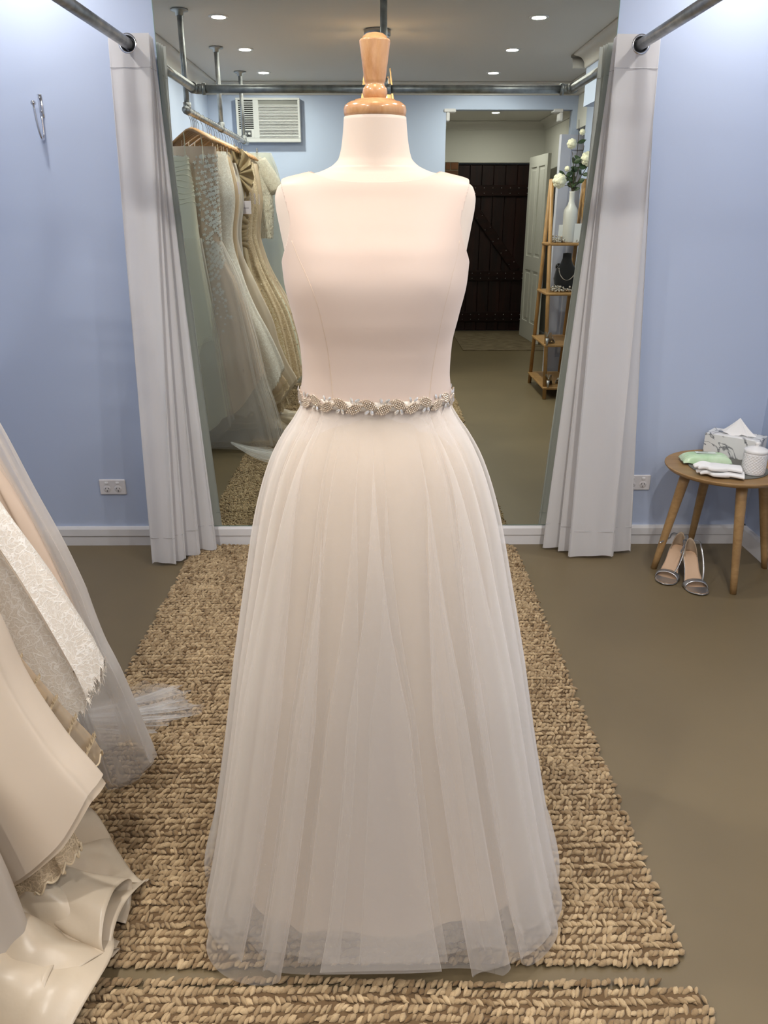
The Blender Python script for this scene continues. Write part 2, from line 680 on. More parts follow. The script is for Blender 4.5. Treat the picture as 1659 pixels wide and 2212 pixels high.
baseboard('baseboard_mirror', (X_L0, 0), (X_R0, 0), (0, -1))
baseboard('baseboard_left', (X_L0, -1.15), (X_L0, 0), (1, 0))
baseboard('baseboard_right', (X_R0, Y_ALC), (X_R0, 0), (-1, 0))
baseboard('baseboard_rear', (X_L1, Y_REAR), (0.57, Y_REAR), (0, 1))
baseboard('baseboard_pier_left', (X_L1, Y_REAR), (X_L1, -1.15), (1, 0))
baseboard('baseboard_hall', (1.96, -6.76), (1.96, Y_REAR - 0.1), (-1, 0))

# dark ledged and braced door at the end of the hall
M_DDOOR = wood('dark_stained_timber', (44, 18, 12), (16, 7, 6), (16, 16, 1.2), rough=0.5, spec=0.3)
M_DLEDGE = wood('dark_ledge_timber', (40, 16, 10), (17, 8, 6), (2, 16, 16), rough=0.6, spec=0.2)
d1 = bpy.data.objects.new('door_1', None)
COL.objects.link(d1)
d1.location = (1.39, -6.83, 0)
d1['kind'] = 'structure'
for k in range(6):
    x0 = 0.965 + k * 0.142
    make('plank', MB().box((x0, -6.86, 0.01), (x0 + 0.139, -6.82, 1.95), 0.004), M_DDOOR, d1, smooth=False)
for z0, z1 in ((1.60, 1.72), (0.62, 0.74), (0.12, 0.24)):
    make('ledge', MB().box((0.98, -6.822, z0), (1.80, -6.79, z1), 0.004), M_DLEDGE, d1, smooth=False)
ang = math.atan2(-0.84, 0.66)
R = np.array([[math.cos(ang), 0, -math.sin(ang)], [0, 1, 0], [math.sin(ang), 0, math.cos(ang)]])
make('brace', MB().box((-0.54, -0.015, -0.055), (0.54, 0.015, 0.055), 0.004, rot=R, org=(1.39, -6.806, 1.17)), M_DLEDGE, d1, smooth=False)
nails = MB()
for z in (1.63, 1.69, 0.65, 0.71, 0.15, 0.21):
    for k in range(8):
        nails.ball((1.03 + k * 0.104 + (0.04 if int(z * 100) % 2 else 0), -6.788, z), 0.006, 6, 4)
for k in range(6):
    for s in (-0.03, 0.03):
        nails.ball((1.13 + k * 0.105 + s, -6.788, 1.50 - k * 0.134 + s * 0.5), 0.006, 6, 4)
make('nail_heads', nails, M_STEEL, d1)['kind'] = 'stuff'
# brick pier beside it
br = bpy.data.objects.new('wall_brick_pier', None)
COL.objects.link(br)
br.location = (0.88, -6.75, 0)
br['kind'] = 'structure'
M_MORTAR = mat('mortar', (128, 116, 98), rough=0.95)
M_BR = [mat('brick_%d' % i, c, rough=0.9, bump=(60, 0.4, 0.003)) for i, c in enumerate(((118, 78, 52), (96, 66, 46), (140, 98, 66)))]
make('mortar_bed', MB().box((0.80, -6.90, 0), (0.955, -6.735, 1.97)), M_MORTAR, br, smooth=False)
bm1 = None
for r in range(23):
    z = 0.006 + r * 0.0855
    cuts = (0.80, 0.955) if r % 2 else (0.80, 0.86, 0.955)
    for a_, b_ in zip(cuts[:-1], cuts[1:]):
        make('brick', MB().box((a_ + 0.004, -6.76, z), (b_ - 0.004, -6.727, z + 0.075), 0.004), random.choice(M_BR), br, smooth=False)

M_PDOOR = mat('white_door_paint', (216, 214, 206), rough=0.4)


def panel_door(name, hinge, rz, w, h, m, handle=False):
    """four-panel door leaf in its own frame: x along the leaf from the hinge"""
    d = bpy.data.objects.new(name, None)
    COL.objects.link(d)
    d.location = hinge
    d.rotation_euler = (0, 0, rz)
    d['kind'] = 'structure'
    t = 0.018
    st = 0.095
    rails = [(0.0, 0.2), (0.78, 0.93), (h - 0.11, h)]
    xs = [0, st, w / 2 - st / 2, w / 2 + st / 2, w - st, w]
    f = MB()
    for a_, b_ in ((xs[0], xs[1]), (xs[2], xs[3]), (xs[4], xs[5])):
        f.box((a_, -t, 0), (b_, t, h))
    for z0, z1 in rails:
        f.box((xs[1], -t * 0.998, z0), (xs[2], t * 0.998, z1)).box((xs[3], -t * 0.998, z0), (xs[4], t * 0.998, z1))
    make('stile_frame', f, m, d, smooth=False, local=True)
    for a_, b_ in ((xs[1], xs[2]), (xs[3], xs[4])):
        for z0, z1 in ((rails[0][1], rails[1][0]), (rails[1][1], rails[2][0])):
            p = MB().box((a_, -t * 0.3, z0), (b_, t * 0.3, z1)).box((a_ + 0.03, -t * 0.75, z0 + 0.03), (b_ - 0.03, t * 0.75, z1 - 0.03), 0.008)
            make('panel', p, m, d, smooth=False, local=True)
    if handle:
        hb = MB().lathe([(0.026, 0), (0.026, 0.008), (0.009, 0.012), (0.009, 0.04)], (0.06, t, 0.97), 16, 'y')
        hb.box((0.05, t + 0.035, 0.955), (0.17, t + 0.05, 0.985), 0.006)
        make('door_handle', hb, mat('black_metal', (28, 26, 25), rough=0.4, metal=0.6), d, local=True)
    return d


panel_door('door_2', (1.755, -6.42, 0.012), math.radians(86), 0.76, 1.985, M_PDOOR)
panel_door('door_3', (1.475, -3.655, 0.012), math.radians(-17), 0.72, 1.985, mat('lilac_white_paint', (205, 205, 216), rough=0.5), True)
hm = MB().box((0.93, -6.60, 0.0005), (1.90, -5.30, 0.008), 0.002)
hm_o = make('door_mat', hm, mat('faded_mat_weave', (136, 120, 94), rough=0.95, var=(9, (96, 82, 60), 0.4, 0.6), stretch=(1.0, 4.0, 1.0), bump=(120, 0.5, 0.003)), smooth=False)
tag(hm_o, 'flat faded brown mat lying before the dark timber door', 'mat')

# ------------------------------------------------------------------ mirror
mr = thing('wall_mirror_panel', 'large frameless mirror fixed to the blue wall between two curtains', 'mirror', (0.03, -0.012, 0.094))
make('glass', MB().box((-0.80, -0.0070, 0.094), (0.866, -0.0068, 2.26)), M_MIRROR, mr, smooth=False)
make('backing', MB().box((-0.802, -0.0066, 0.092), (0.868, -0.0003, 2.262)), M_EDGE, mr, smooth=False)


# ------------------------------------------------------------------ lamps
def downlight(x, y, k, lbl):
    t = thing('ceiling_downlight', lbl, 'downlight', (x, y, H_C), 'round ceiling downlights')
    make('bezel', MB().lathe([(0.036, -0.002), (0.048, -0.006), (0.054, -0.003), (0.054, 0.0)], (x, y, H_C), 24, cap=False), M_PLASTIC, t)
    make('lens', MB().lathe([(0.0, -0.003), (0.037, -0.003)], (x, y, H_C), 20, cap=False),
         mat('lit_lens', (255, 252, 245), emit=((255, 250, 240), 12.0)), t)
    ld = bpy.data.lights.new('downlight_lamp', 'AREA')
    ld.shape = 'DISK'
    ld.size = 0.074
    ld.spread = math.radians(175)
    ld.energy = DOWNLIGHT_W * k
    ld.color = DOWNLIGHT_COL
    lo = bpy.data.objects.new('downlight_lamp', ld)
    COL.objects.link(lo)
    lo.parent = t
    lo.location = (0, 0, -0.005)


LROWS = [(-1.66, 'beside the first rack pole'), (-2.55, 'beside the middle rack pole'), (-3.43, 'close to the rear wall')]
for y, w in LROWS:
    downlight(-0.86, y, 1.0, 'round lit ceiling downlight on the dress rack side, ' + w.replace('beside the', 'level with the'))
    downlight(0.88, y, 1.0, 'round lit ceiling downlight on the shelf side, ' + w.replace('beside the', 'level with the'))
downlight(-1.25, -0.30, 0.42, 'round lit ceiling downlight above the wall hook')
downlight(1.30, -0.30, 0.42, 'round lit ceiling downlight above the round side table')
downlight(1.25, -5.89, 0.8, 'round lit ceiling downlight in the hall by the dark door')

pl = thing('pendant_lamp', 'warm pendant lamp with tall rippled glass panels above the mannequin', 'lamp', (0.0, -1.98, H_C))
LX, LY = 0.0, -1.98
make('canopy', MB().lathe([(0.075, 0), (0.078, -0.004), (0.078, -0.03), (0.07, -0.036), (0, -0.036)], (LX, LY, H_C), 32), M_STEEL, pl)
make('stem', MB().tube([(LX, LY, H_C - 0.036), (LX, LY, 2.16)], 0.006), M_STEEL, pl)
make('socket', MB().lathe([(0.0, 0.05), (0.018, 0.05), (0.02, 0.0), (0.016, -0.03), (0, -0.03)], (LX, LY, 2.14), 20), M_STEEL, pl)
make('bulb', MB().ball((LX, LY, 2.08), 0.028, 16, 10), mat('lit_bulb', (255, 214, 160), emit=((255, 196, 130), 30.0)), pl)
M_SHADE = sheer('rippled_amber_glass', (250, 222, 180), 0.35, 0.75)
for k in range(4):
    a0 = k * PI / 2
    P = np.zeros((14, 9, 3))
    ztop = (2.20, 2.15, 2.20, 2.16)[k]
    for j in range(14):
        s = j / 13
        z = ztop + (1.93 - ztop) * s
        r = 0.075 + 0.03 * s
        for i in range(9):
            w = (i - 4) / 4 * ((0.030 + 0.035 * s) if k % 2 == 0 else (0.072 + 0.030 * s)) + (0, 0.006, 0, 0.006)[k]
            q = r + 0.003 * math.sin(i * 2.1 + j * 1.3)
            P[j, i] = (LX + math.cos(a0) * q - math.sin(a0) * w, LY + math.sin(a0) * q + math.cos(a0) * w, z)
    g = make('glass_panel', MB().grid(P), M_SHADE, pl)
    solidify(g, 0.003)
    make('arm', MB().tube([(LX, LY, 2.165), (LX + math.cos(a0) * 0.083, LY + math.sin(a0) * 0.083, 2.12)], 0.004, 8), M_STEEL, pl)
ld = bpy.data.lights.new('pendant_bulb', 'POINT')
ld.energy = PENDANT_W
ld.color = PENDANT_COL
ld.shadow_soft_size = 0.06
lo = bpy.data.objects.new('pendant_bulb', ld)
COL.objects.link(lo)
lo.parent = pl
lo.location = (0, 0, 2.04 - H_C)

# ------------------------------------------------------------------ curtain pipe
RZ, RXL, RXR, RYF, PR = 1.957, -0.872, 0.926, -0.95, 0.0185
cr = thing('curtain_pipe', 'galvanised pipe curtain rail framing the space before the mirror', 'curtain rail', (0.02, -0.43, RZ))
for x in (RXL, RXR):
    make('side_pipe', MB().tube([(x, -0.004, RZ), (x, RYF + 0.02, RZ)], PR, 16), M_PIPE, cr)
    make('wall_flange', MB().lathe([(0.04, -0.001), (0.04, -0.008), (0.024, -0.012), (0.024, -0.03)], (x, 0, RZ), 24, 'y'), M_PIPE, cr)
    s = 1 if x < 0 else -1
    el = MB().tube(bez((x, RYF + 0.045, RZ), (x, RYF + 0.01, RZ), (x + s * 0.0, RYF, RZ), (x + s * 0.045, RYF, RZ), 10), 0.0225, 16)
    el.lathe([(0.0260, -0.008), (0.0260, 0.008)], (x + s * 0.045, RYF, RZ), 18, 'x').lathe([(0.0245, -0.008), (0.0245, 0.008)], (x, RYF + 0.045, RZ), 18, 'y')
    make('elbow', el, M_PIPE, cr)
TX = 0.03
make('cross_pipe', MB().tube([(RXL + 0.03, RYF, RZ), (TX, RYF, RZ)], PR, 16), M_PIPE, cr)
make('cross_pipe', MB().tube([(TX, RYF, RZ), (RXR - 0.03, RYF, RZ)], PR, 16), M_PIPE, cr)
make('tee', MB().tube([(TX - 0.035, RYF, RZ), (TX + 0.035, RYF, RZ)], 0.0225, 16).tube([(TX, RYF, RZ), (TX, RYF, RZ + 0.045)], 0.0225, 16), M_PIPE, cr)
make('ceiling_pole', MB().tube([(TX, RYF, RZ), (TX, RYF, H_C - 0.004)], PR * 0.9, 16), M_PIPE, cr)
make('ceiling_flange', MB().lathe([(0.045, -0.001), (0.045, -0.009), (0.024, -0.014), (0.024, -0.035)], (TX, RYF, H_C), 24), M_PIPE, cr)


# ------------------------------------------------------------------ curtains
def curtain(name, label, rx, side, top, bot, npan, seed):
    """top/bot: list of fold lines (x, y) at heading and hem, from the leading panel back to the mirror"""
    rng = np.random.default_rng(seed)
    z1, z0 = 1.988, 0.014
    nz = 70
    zz = np.concatenate([np.linspace(z1, z1 - 0.14, 22)[:-1], np.linspace(z1 - 0.14, z0 + 0.0, nz)])

    def plan(pts, per=9):
        out = []
        pts = np.array(pts, float)
        for k in range(len(pts) - 1):
            t = np.linspace(0, 1, per, endpoint=False)
            out.append(pts[k] + (pts[k + 1] - pts[k]) * t[:, None])
        out.append(pts[-1:])
        q = np.concatenate(out)
        for _ in range(2):                      # round the folds
            q[1:-1] = 0.25 * q[:-2] + 0.5 * q[1:-1] + 0.25 * q[2:]
        return q
    qt, qb = plan(top), plan(bot)
    P = np.zeros((len(zz), len(qt), 3))
    ph = rng.uniform(0, 6.28, len(qt))
    for j, z in enumerate(zz):
        s = (z1 - z) / (z1 - z0)
        s2 = s
        xy = qt * (1 - s2) + qb * s2
        wob = 0.004 * np.sin(5 * s + np.arange(len(qt)) * 0.35) * s
        P[j, :, 0] = xy[:, 0] + wob
        P[j, :, 1] = xy[:, 1] + 0.5 * wob + 0.0035 * np.sin(np.arange(len(qt)) * 1.15 + 1.2 * s) * min(1.0, s * 6)
        P[j, :, 2] = z + (0.0 if s < 0.98 else 0.004 * np.sin(np.arange(len(qt)) * 0.5))
    mb = MB().grid(P, flip=(side > 0))
    v = np.concatenate(mb.v)
    f = 0.026 - np.hypot(v[:, 0] - rx, v[:, 2] - RZ)
    vv, ff = clip(v, mb.f, f)
    t = thing(name, label, 'curtain', (rx, -0.14, 0.0), 'fitting room curtains')
    c = make('cloth', (vv, ff), M_CURTAIN, t)
    # eyelets where each panel meets the pipe
    for k in range(len(top) - 1):
        a, b = np.array(top[k]), np.array(top[k + 1])
        if (a[0] - rx) * (b[0] - rx) < 0:
            u = (rx - a[0]) / (b[0] - a[0])
            y = a[1] + u * (b[1] - a[1])
            make('eyelet', MB().torus((rx, y, RZ), 0.028, 0.0052, 'y', 30, 8), M_CHROME, t)
    # heading and hem seams
    for z, m_ in ((z1 - 0.105, 0), (z0 + 0.115, 1)):
        s = ((z1 - z) / (z1 - z0))
        xy = qt * (1 - s) + qb * s
        wob = 0.004 * np.sin(5 * (z1 - z) / (z1 - z0) + np.arange(len(qt)) * 0.35) * (z1 - z) / (z1 - z0)
        pts = np.stack([xy[:, 0] + wob, xy[:, 1] + 0.5 * wob - 0.0012, np.full(len(qt), z)], 1)
        make('seam', MB().tube(pts, 0.0011, 5), M_STITCH, t)
    # side hem seam of the leading panel
    i0 = 2
    pts = np.stack([P[20:, i0, 0], P[20:, i0, 1] - 0.0014, P[20:, i0, 2]], 1)
    return t


def folds(outer, inner, ys, first_in=True):
    """zigzag fold lines between an outer and an inner line, from the leading panel to the wall"""
    out = []
    for k, y in enumerate(ys):
        inn = (k % 2 == 0) == first_in
        x = (inner if inn else outer)[k]
        out.append((x, y))
        out.append((x * 1.0 + (0.003 if x < 0 else -0.003) * (1 if inn else -1), y + (0.004 if ys is _yt else 0.010)))
    return out


_yt = [-0.124, -0.110, -0.096, -0.084, -0.072, -0.060, -0.048, -0.036]
curtain('curtain', 'white eyelet curtain gathered beside the mirror, below the wall hook', RXL, -1,
        folds([-0.940, -0.939, -0.937, -0.936, -0.934, -0.932, -0.928, -0.924], [-0.796, -0.798, -0.799, -0.800, -0.801, -0.802, -0.803, -0.804], _yt),
        folds([-0.965, -0.962, -0.985, -0.945, -0.905, -0.875, -0.84, -0.80], [-0.868, -0.87, -0.838, -0.81, -0.785, -0.75, -0.725, -0.695],
              [-0.248, -0.232, -0.200, -0.165, -0.150, -0.112, -0.095, -0.060]), 4, 3)
curtain('curtain', 'white eyelet curtain gathered beside the mirror, near the round side table', RXR, 1,
        folds([0.994, 0.993, 0.991, 0.989, 0.987, 0.984, 0.980, 0.976], [0.840, 0.843, 0.845, 0.847, 0.848, 0.849, 0.850, 0.851], _yt),
        folds([1.01, 1.015, 1.07, 1.11, 1.07, 1.00, 0.93, 0.84], [0.825, 0.84, 0.89, 0.86, 0.795, 0.77, 0.735, 0.695],
              [-0.185, -0.180, -0.150, -0.125, -0.115, -0.095, -0.080, -0.055]), 4, 5)

# ------------------------------------------------------------------ wall hook and power points
hk = thing('wall_hook', 'bent steel coat hook screwed to the blue wall', 'hook', (-1.255, 0, 1.66))
make('plate', MB().box((-1.2585, -0.004, 1.735), (-1.2415, -0.0003, 1.815), 0.002), M_CHROME, hk)
make('rod', MB().tube(np.concatenate([bez((-1.25, -0.006, 1.74), (-1.25, -0.008, 1.70), (-1.252, -0.004, 1.662), (-1.252, -0.022, 1.662), 14),
                                      bez((-1.252, -0.022, 1.662), (-1.252, -0.042, 1.662), (-1.255, -0.052, 1.71), (-1.256, -0.054, 1.775), 14)[1:]]), 0.0042, 12), M_CHROME, hk)
make('ball_tip', MB().ball((-1.256, -0.054, 1.78), 0.0095, 16, 10), M_CHROME, hk)
for z in (1.802, 1.757):
    make('screw', MB().lathe([(0.004, -0.0045), (0.003, -0.006), (0, -0.006)], (-1.25, 0, z), 12, 'y', cap=False), M_STEEL, hk)


def outlet(xc, zc, label):
    t = thing('power_outlet', label, 'outlet', (xc, 0, zc), 'double wall sockets')
    make('plate', MB().box((xc - 0.058, -0.009, zc - 0.0355), (xc + 0.058, -0.0003, zc + 0.0355), 0.004), M_PLASTIC, t, smooth=False)
    for s in (-1, 1):
        cx = xc + s * 0.024
        make('switch', MB().box((cx - 0.008, -0.0125, zc + 0.0135), (cx + 0.008, -0.008, zc + 0.0255), 0.002), mat('switch_plastic', (240, 238, 238), rough=0.3), t, smooth=False)
        sk = make('socket_face', MB().lathe([(0.0165, -0.0088), (0.0155, -0.0098), (0, -0.0098)], (cx, 0, zc - 0.008), 20, 'y', cap=False), M_PLASTIC, t)
        for dx, dz, a in ((-0.0065, 0.003, 0.5), (0.0065, 0.003, -0.5), (0, -0.0085, 0)):
            Rm = np.array([[math.cos(a), 0, math.sin(a)], [0, 1, 0], [-math.sin(a), 0, math.cos(a)]])
            make('slot', MB().box((-0.0011, -0.0006, -0.004), (0.0011, 0.0006, 0.004), rot=Rm, org=(cx + dx, -0.0098, zc - 0.008 + dz)), M_DARK, sk, smooth=False)


outlet(-1.173, 0.278, 'white double power socket on blue wall between gowns and curtain')
outlet(1.146, 0.293, 'white double power socket half hidden by the curtain near table')

# ------------------------------------------------------------------ mannequin
Y0 = -1.80
XC = -0.004
TZ = [0.93, 1.00, 1.06, 1.105, 1.133, 1.18, 1.235, 1.29, 1.335, 1.375, 1.425, 1.444, 1.455, 1.463, 1.469, 1.480, 1.490, 1.52, 1.551]
THW = [0.165, 0.158, 0.140, 0.131, 0.128, 0.130, 0.141, 0.153, 0.157, 0.164, 0.171, 0.166, 0.150, 0.118, 0.092, 0.070, 0.061, 0.0545, 0.0515]
TDF = [0.105, 0.100, 0.092, 0.088, 0.089, 0.097, 0.114, 0.124, 0.115, 0.098, 0.076, 0.069, 0.064, 0.060, 0.057, 0.054, 0.052, 0.050, 0.049]
TDB = [0.130, 0.118, 0.095, 0.085, 0.083, 0.085, 0.090, 0.093, 0.094, 0.094, 0.086, 0.079, 0.072, 0.065, 0.060, 0.056, 0.054, 0.051, 0.049]
NEXP = 2.35


def torso_dims(z):
    return interp(z, TZ, THW), interp(z, TZ, TDF), interp(z, TZ, TDB)


def torso_grid(zs, seg, off=0.0):
    a = np.linspace(0, 2 * PI, seg, endpoint=False)
    hw, df, db = torso_dims(zs)
    n = np.where(np.asarray(zs) > 1.475, 2.0, NEXP)
    P = np.zeros((len(zs), seg, 3))
    for j in range(len(zs)):
        ca, sa = np.cos(a), np.sin(a)
        ex = 2.0 / n[j]
        cx = np.sign(ca) * np.abs(ca) ** ex
        sy = np.sign(sa) * np.abs(sa) ** ex
        d = np.where(sy < 0, df[j], db[j])
        P[j, :, 0] = XC + (hw[j] + off) * cx
        P[j, :, 1] = Y0 + (d + off) * sy
        P[j, :, 2] = zs[j]
    return P


def front_y(x, z, off=0.0):
    hw, df, db = torso_dims(z)
    q = np.clip(np.abs((x - XC) / (hw + off)), 0, 0.999)
    return Y0 - (df + off) * (1 - q ** NEXP) ** (1 / NEXP)


mq = thing('mannequin', 'cream jersey dress form with turned beech neck finial', 'mannequin', (XC, Y0, 0))
zs = np.concatenate([np.linspace(0.95, 1.42, 50), np.linspace(1.42, 1.492, 50)[1:], np.linspace(1.492, 1.551, 12)[1:]])
tmb = MB().grid(torso_grid(zs, 96), closed_u=True)
tmb.f.append(tuple(range(96))[::-1])
nn = tmb.n
tmb.f.append(tuple(range(nn - 96, nn)))
make('torso', tmb, M_JERSEY, mq)
cap = make('neck_cap', MB().lathe([(0.0, 0.0), (0.0495, 0.0), (0.0512, 0.004), (0.052, 0.010), (0.0505, 0.016), (0.044, 0.021), (0.036, 0.0225), (0.0345, 0.0245), (0.0, 0.0255)], (XC, Y0, 1.5515), 48), M_BEECH, mq)
fin = [(0.0, 0.0), (0.014, 0.0), (0.0185, 0.004), (0.0205, 0.011), (0.0195, 0.018), (0.0165, 0.0215), (0.0155, 0.0235), (0.0155, 0.026), (0.0165, 0.0275), (0.0175, 0.031),
       (0.0215, 0.062), (0.0250, 0.088), (0.0252, 0.0905), (0.0235, 0.0925), (0.0205, 0.0935), (0.0195, 0.0965), (0.0145, 0.1005), (0.007, 0.1025), (0, 0.103)]
make('finial', MB().lathe([(r_, h_ * 0.93) for r_, h_ in fin], (XC, Y0, 1.5765), 40), M_BEECH, mq)
make('stand_pole', MB().tube([(XC, Y0, 0.02), (XC, Y0, 0.96)], 0.016, 16), M_STEEL, mq)
make('stand_base', MB().lathe([(0.0, 0.026), (0.14, 0.026), (0.15, 0.03), (0.15, 0.034), (0.03, 0.05), (0.018, 0.07)], (XC, Y0, 0), 32), M_STEEL, mq)

# ------------------------------------------------------------------ the dress on the mannequin
dr = thing('wedding_dress', 'sleeveless ivory wedding dress with boat neck bodice and full tulle skirt', 'dress', (XC, Y0, 0.012))
zs = np.concatenate([np.linspace(1.086, 1.42, 90), np.linspace(1.42, 1.4705, 70)[1:]])
bp = torso_grid(zs, 200, 0.0042)
# the side of the bodice stands off a little at the bust
bm_ = MB().grid(bp, closed_u=True)
v = np.concatenate(bm_.v)
ax = np.abs(v[:, 0] - XC)
front = v[:, 1] < Y0
zn = 1.449 + 0.020 * (ax / 0.118) ** 3
f1 = v[:, 2] - np.where(front, zn, zn + 0.002)
xa = interp(v[:, 2], [1.05, 1.29, 1.31, 1.33, 1.35, 1.37, 1.39, 1.42, 1.455, 1.5], [0.3, 0.20, 0.1655, 0.1565, 0.148, 0.1415, 0.139, 0.146, 0.1555, 0.16])
f2 = ax - xa
bv, bf = clip(v, bm_.f, np.maximum(f1, f2))
bod = make('bodice', (bv, bf), M_SATIN, dr)
solidify(bod, 0.0035, 1.0)
sz = [1.086, 1.10, 1.145, 1.19, 1.225, 1.255, 1.285, 1.31, 1.335, 1.361]
for s, sx in ((-1, [0.0735, 0.0755, 0.0785, 0.0830, 0.0885, 0.0945, 0.1035, 0.114, 0.1265, 0.1375]),
              (1, [0.0935, 0.0945, 0.0985, 0.1045, 0.1095, 0.1145, 0.1215, 0.127, 0.134, 0.1385])):
    zz = np.linspace(1.088, 1.361, 50)
    xx = XC + s * interp(zz, sz, sx)
    pts = np.stack([xx, front_y(xx, zz, 0.0042) - 0.0034, zz], 1)
    make('princess_seam', MB().tube(pts, 0.0013, 6), mat('ivory_seam_piping', (214, 192, 172), rough=0.7), bod)  # raised seam piping in a slightly darker ivory than the bodice satin

# skirt
SZ = [0.0, 0.05, 0.15, 0.35, 0.55, 0.735, 0.85, 0.96, 1.01, 1.05, 1.08, 1.1]
SR = [0.412, 0.400, 0.377, 0.337, 0.301, 0.268, 0.246, 0.212, 0.186, 0.158, 0.143, 0.138]


def warp(a, freqs, seed):
    r = np.random.default_rng(seed)
    out = np.zeros_like(a)
    for f in freqs:
        out += np.sin(f * a + r.uniform(0, 6.28)) * r.uniform(0.5, 1.0)
    return out / len(freqs) ** 0.5


def skirt(name, scale, N, depth, fold, hem, hemvar, m, seed, nu=760, nzr=60, top=1.088, bulge=0.02, gather=0.05, tips=0.02):
    """gathered layer: S-shaped folds that lap over themselves further down"""
    a = np.linspace(0, 2 * PI, nu, endpoint=False)
    w1, w2, w3, w4 = (warp(a, fr, seed + k) for k, fr in enumerate(((2, 3, 5, 7), (3, 4, 6), (5, 8, 11), (4, 7, 12, 17))))
    ph = N * a + 2.6 * w1
    am = np.clip(0.75 + 0.45 * w3, 0.3, 1.4)
    hz = np.maximum(hem + hemvar * w4 + 0.6 * hemvar * np.cos(ph), 0.017)
    P = np.zeros((nzr, nu, 3))
    for j in range(nzr):
        s = (j / (nzr - 1)) ** 0.9
        z = top + (hz - top) * s
        env = np.clip((top - z) / 0.55, gather, 1.0) ** 0.75
        ang_ = a + env * am * fold / N * np.sin(ph)
        R_ = interp(z, SZ, SR) * scale
        r = R_ * (1 + bulge * w2 * env) + env * am * depth * np.cos(ph)
        r = r + np.clip((0.16 - z) / 0.16, 0, 1) ** 2 * tips * np.clip(w4, 0, 2) ** 1.5
        dr_ = np.where(np.sin(ang_) < 0, interp(z, [0, 0.15, 0.7, 1.0, 1.085], [0.965, 0.945, 0.90, 0.78, 0.715]), interp(z, [0, 0.7, 1.0, 1.085], [0.95, 0.92, 0.80, 0.69]))
        ca_, sa_ = np.cos(ang_), np.sin(ang_)
        sq = np.where(sa_ < 0, interp(z, [0, 0.5, 0.9, 1.1], [0.58, 0.78, 1.0, 1.0]), 1.0)      # flatter across the front near the hem
        P[j, :, 0] = XC + 0.010 * np.clip((1.0 - z), 0, 1) + r * np.sign(ca_) * np.abs(ca_) ** sq
        P[j, :, 1] = Y0 + r * dr_ * np.sign(sa_) * np.abs(sa_) ** sq
        P[j, :, 2] = z
    return make(name, MB().grid(P, closed_u=True), m, dr)


skirt('lining', 0.84, 17, 0.010, 0.5, 0.095, 0.014, M_LINING, 11, nu=420, bulge=0.012)
skirt('tulle_underlayer', 0.885, 13, 0.018, 0.9, 0.080, 0.026, M_TULLE, 23)
skirt('tulle_middle_layer', 0.915, 17, 0.018, 3.2, 0.055, 0.026, M_TULLE, 37)
skirt('tulle_outer_layer', 0.945, 18, 0.020, 4.4, 0.030, 0.034, M_TULLE_OUT, 51, tips=0.045)

# beaded belt
M_BEAD = mat('silver_lined_bead', (222, 206, 186), rough=0.16, metal=0.6)
M_CRYSTAL = mat('crystal', (236, 232, 226), rough=0.05, metal=0.55, coat=0.6)
belt = thing('beaded_belt', 'narrow crystal and bead bridal belt tied round the dress waist', 'belt', (XC, Y0, 1.075))


def belt_pt(th, dz, off):
    rx, rf, rb = 0.1410 + off, 0.1030 + off, 0.100 + off
    return np.array([XC + rx * math.cos(th), Y0 + (rf if math.sin(th) < 0 else rb) * math.sin(th), 1.0885 + dz])


_th = np.linspace(0, 2 * PI, 2001)
_bp = np.array([belt_pt(t, 0, 0.003) for t in _th])
_bl = np.concatenate([[0], np.cumsum(np.linalg.norm(np.diff(_bp, axis=0), axis=1))])


def belt_at(arc, dz, off):
    return belt_pt(float(np.interp(arc % _bl[-1], _bl, _th)), dz, off)


P = np.zeros((2, 120, 3))
for j, dz in enumerate((-0.008, 0.008)):
    for i in range(120):
        P[j, i] = belt_pt(2 * PI * i / 120, dz, 0.0005)
bl = make('ribbon', MB().grid(P, closed_u=True), mat('belt_ribbon', (232, 222, 208), rough=0.5), belt)
solidify(bl, 0.0012)
beads = MB()
LEAF = 30
_st = _bl[-1] / LEAF
for k in range(LEAF):
    up = 1 if k % 2 else -1
    for row in range(-2, 3):                      # almond leaf of seed beads
        nb = 10 - abs(row) * 2
        for b in range(nb):
            u = (b - (nb - 1) / 2) * 0.0034
            w = row * 0.0033 * (1.05 - (u / 0.018) ** 2)
            ca, sa = math.cos(0.45 * up), math.sin(0.45 * up)
            beads.ball(belt_at(k * _st + u * ca - w * sa, u * sa + w * ca - up * 0.0042, 0.003), 0.0019, 6, 4)
bo = make('beads', beads, M_BEAD, belt)
bo['kind'] = 'stuff'
for k in range(LEAF):
    up = 1 if k % 2 else -1
    for q in (-1, 1):
        arc = (k + 0.0) * _st + q * 0.0048
        th_ = float(np.interp(arc % _bl[-1], _bl, _th))
        p = belt_at(arc, up * 0.0100, 0.0034)
        nrm = np.array([math.cos(th_), math.sin(th_), 0])
        tg = np.array([-math.sin(th_), math.cos(th_), 0])
        an = 0.55 * q * up + 0.3
        e1 = tg * math.sin(an) + np.array([0, 0, math.cos(an)])
        e2 = tg * math.cos(an) - np.array([0, 0, math.sin(an)])
        cm = MB()
        ring = [p + e1 * 0.0056 * math.cos(t) * (1.2 if math.cos(t) > 0 else 0.8) + e2 * 0.0031 * math.sin(t) for t in np.linspace(0, 2 * PI, 8, endpoint=False)]
        ring2 = [p + nrm * 0.0016 + (rr - p) * 0.5 for rr in ring]
        cm.add(ring + ring2, [(i, (i + 1) % 8, 8 + (i + 1) % 8, 8 + i) for i in range(8)] + [tuple(range(8, 16))])
        make('crystal', cm, M_CRYSTAL, belt, smooth=False)


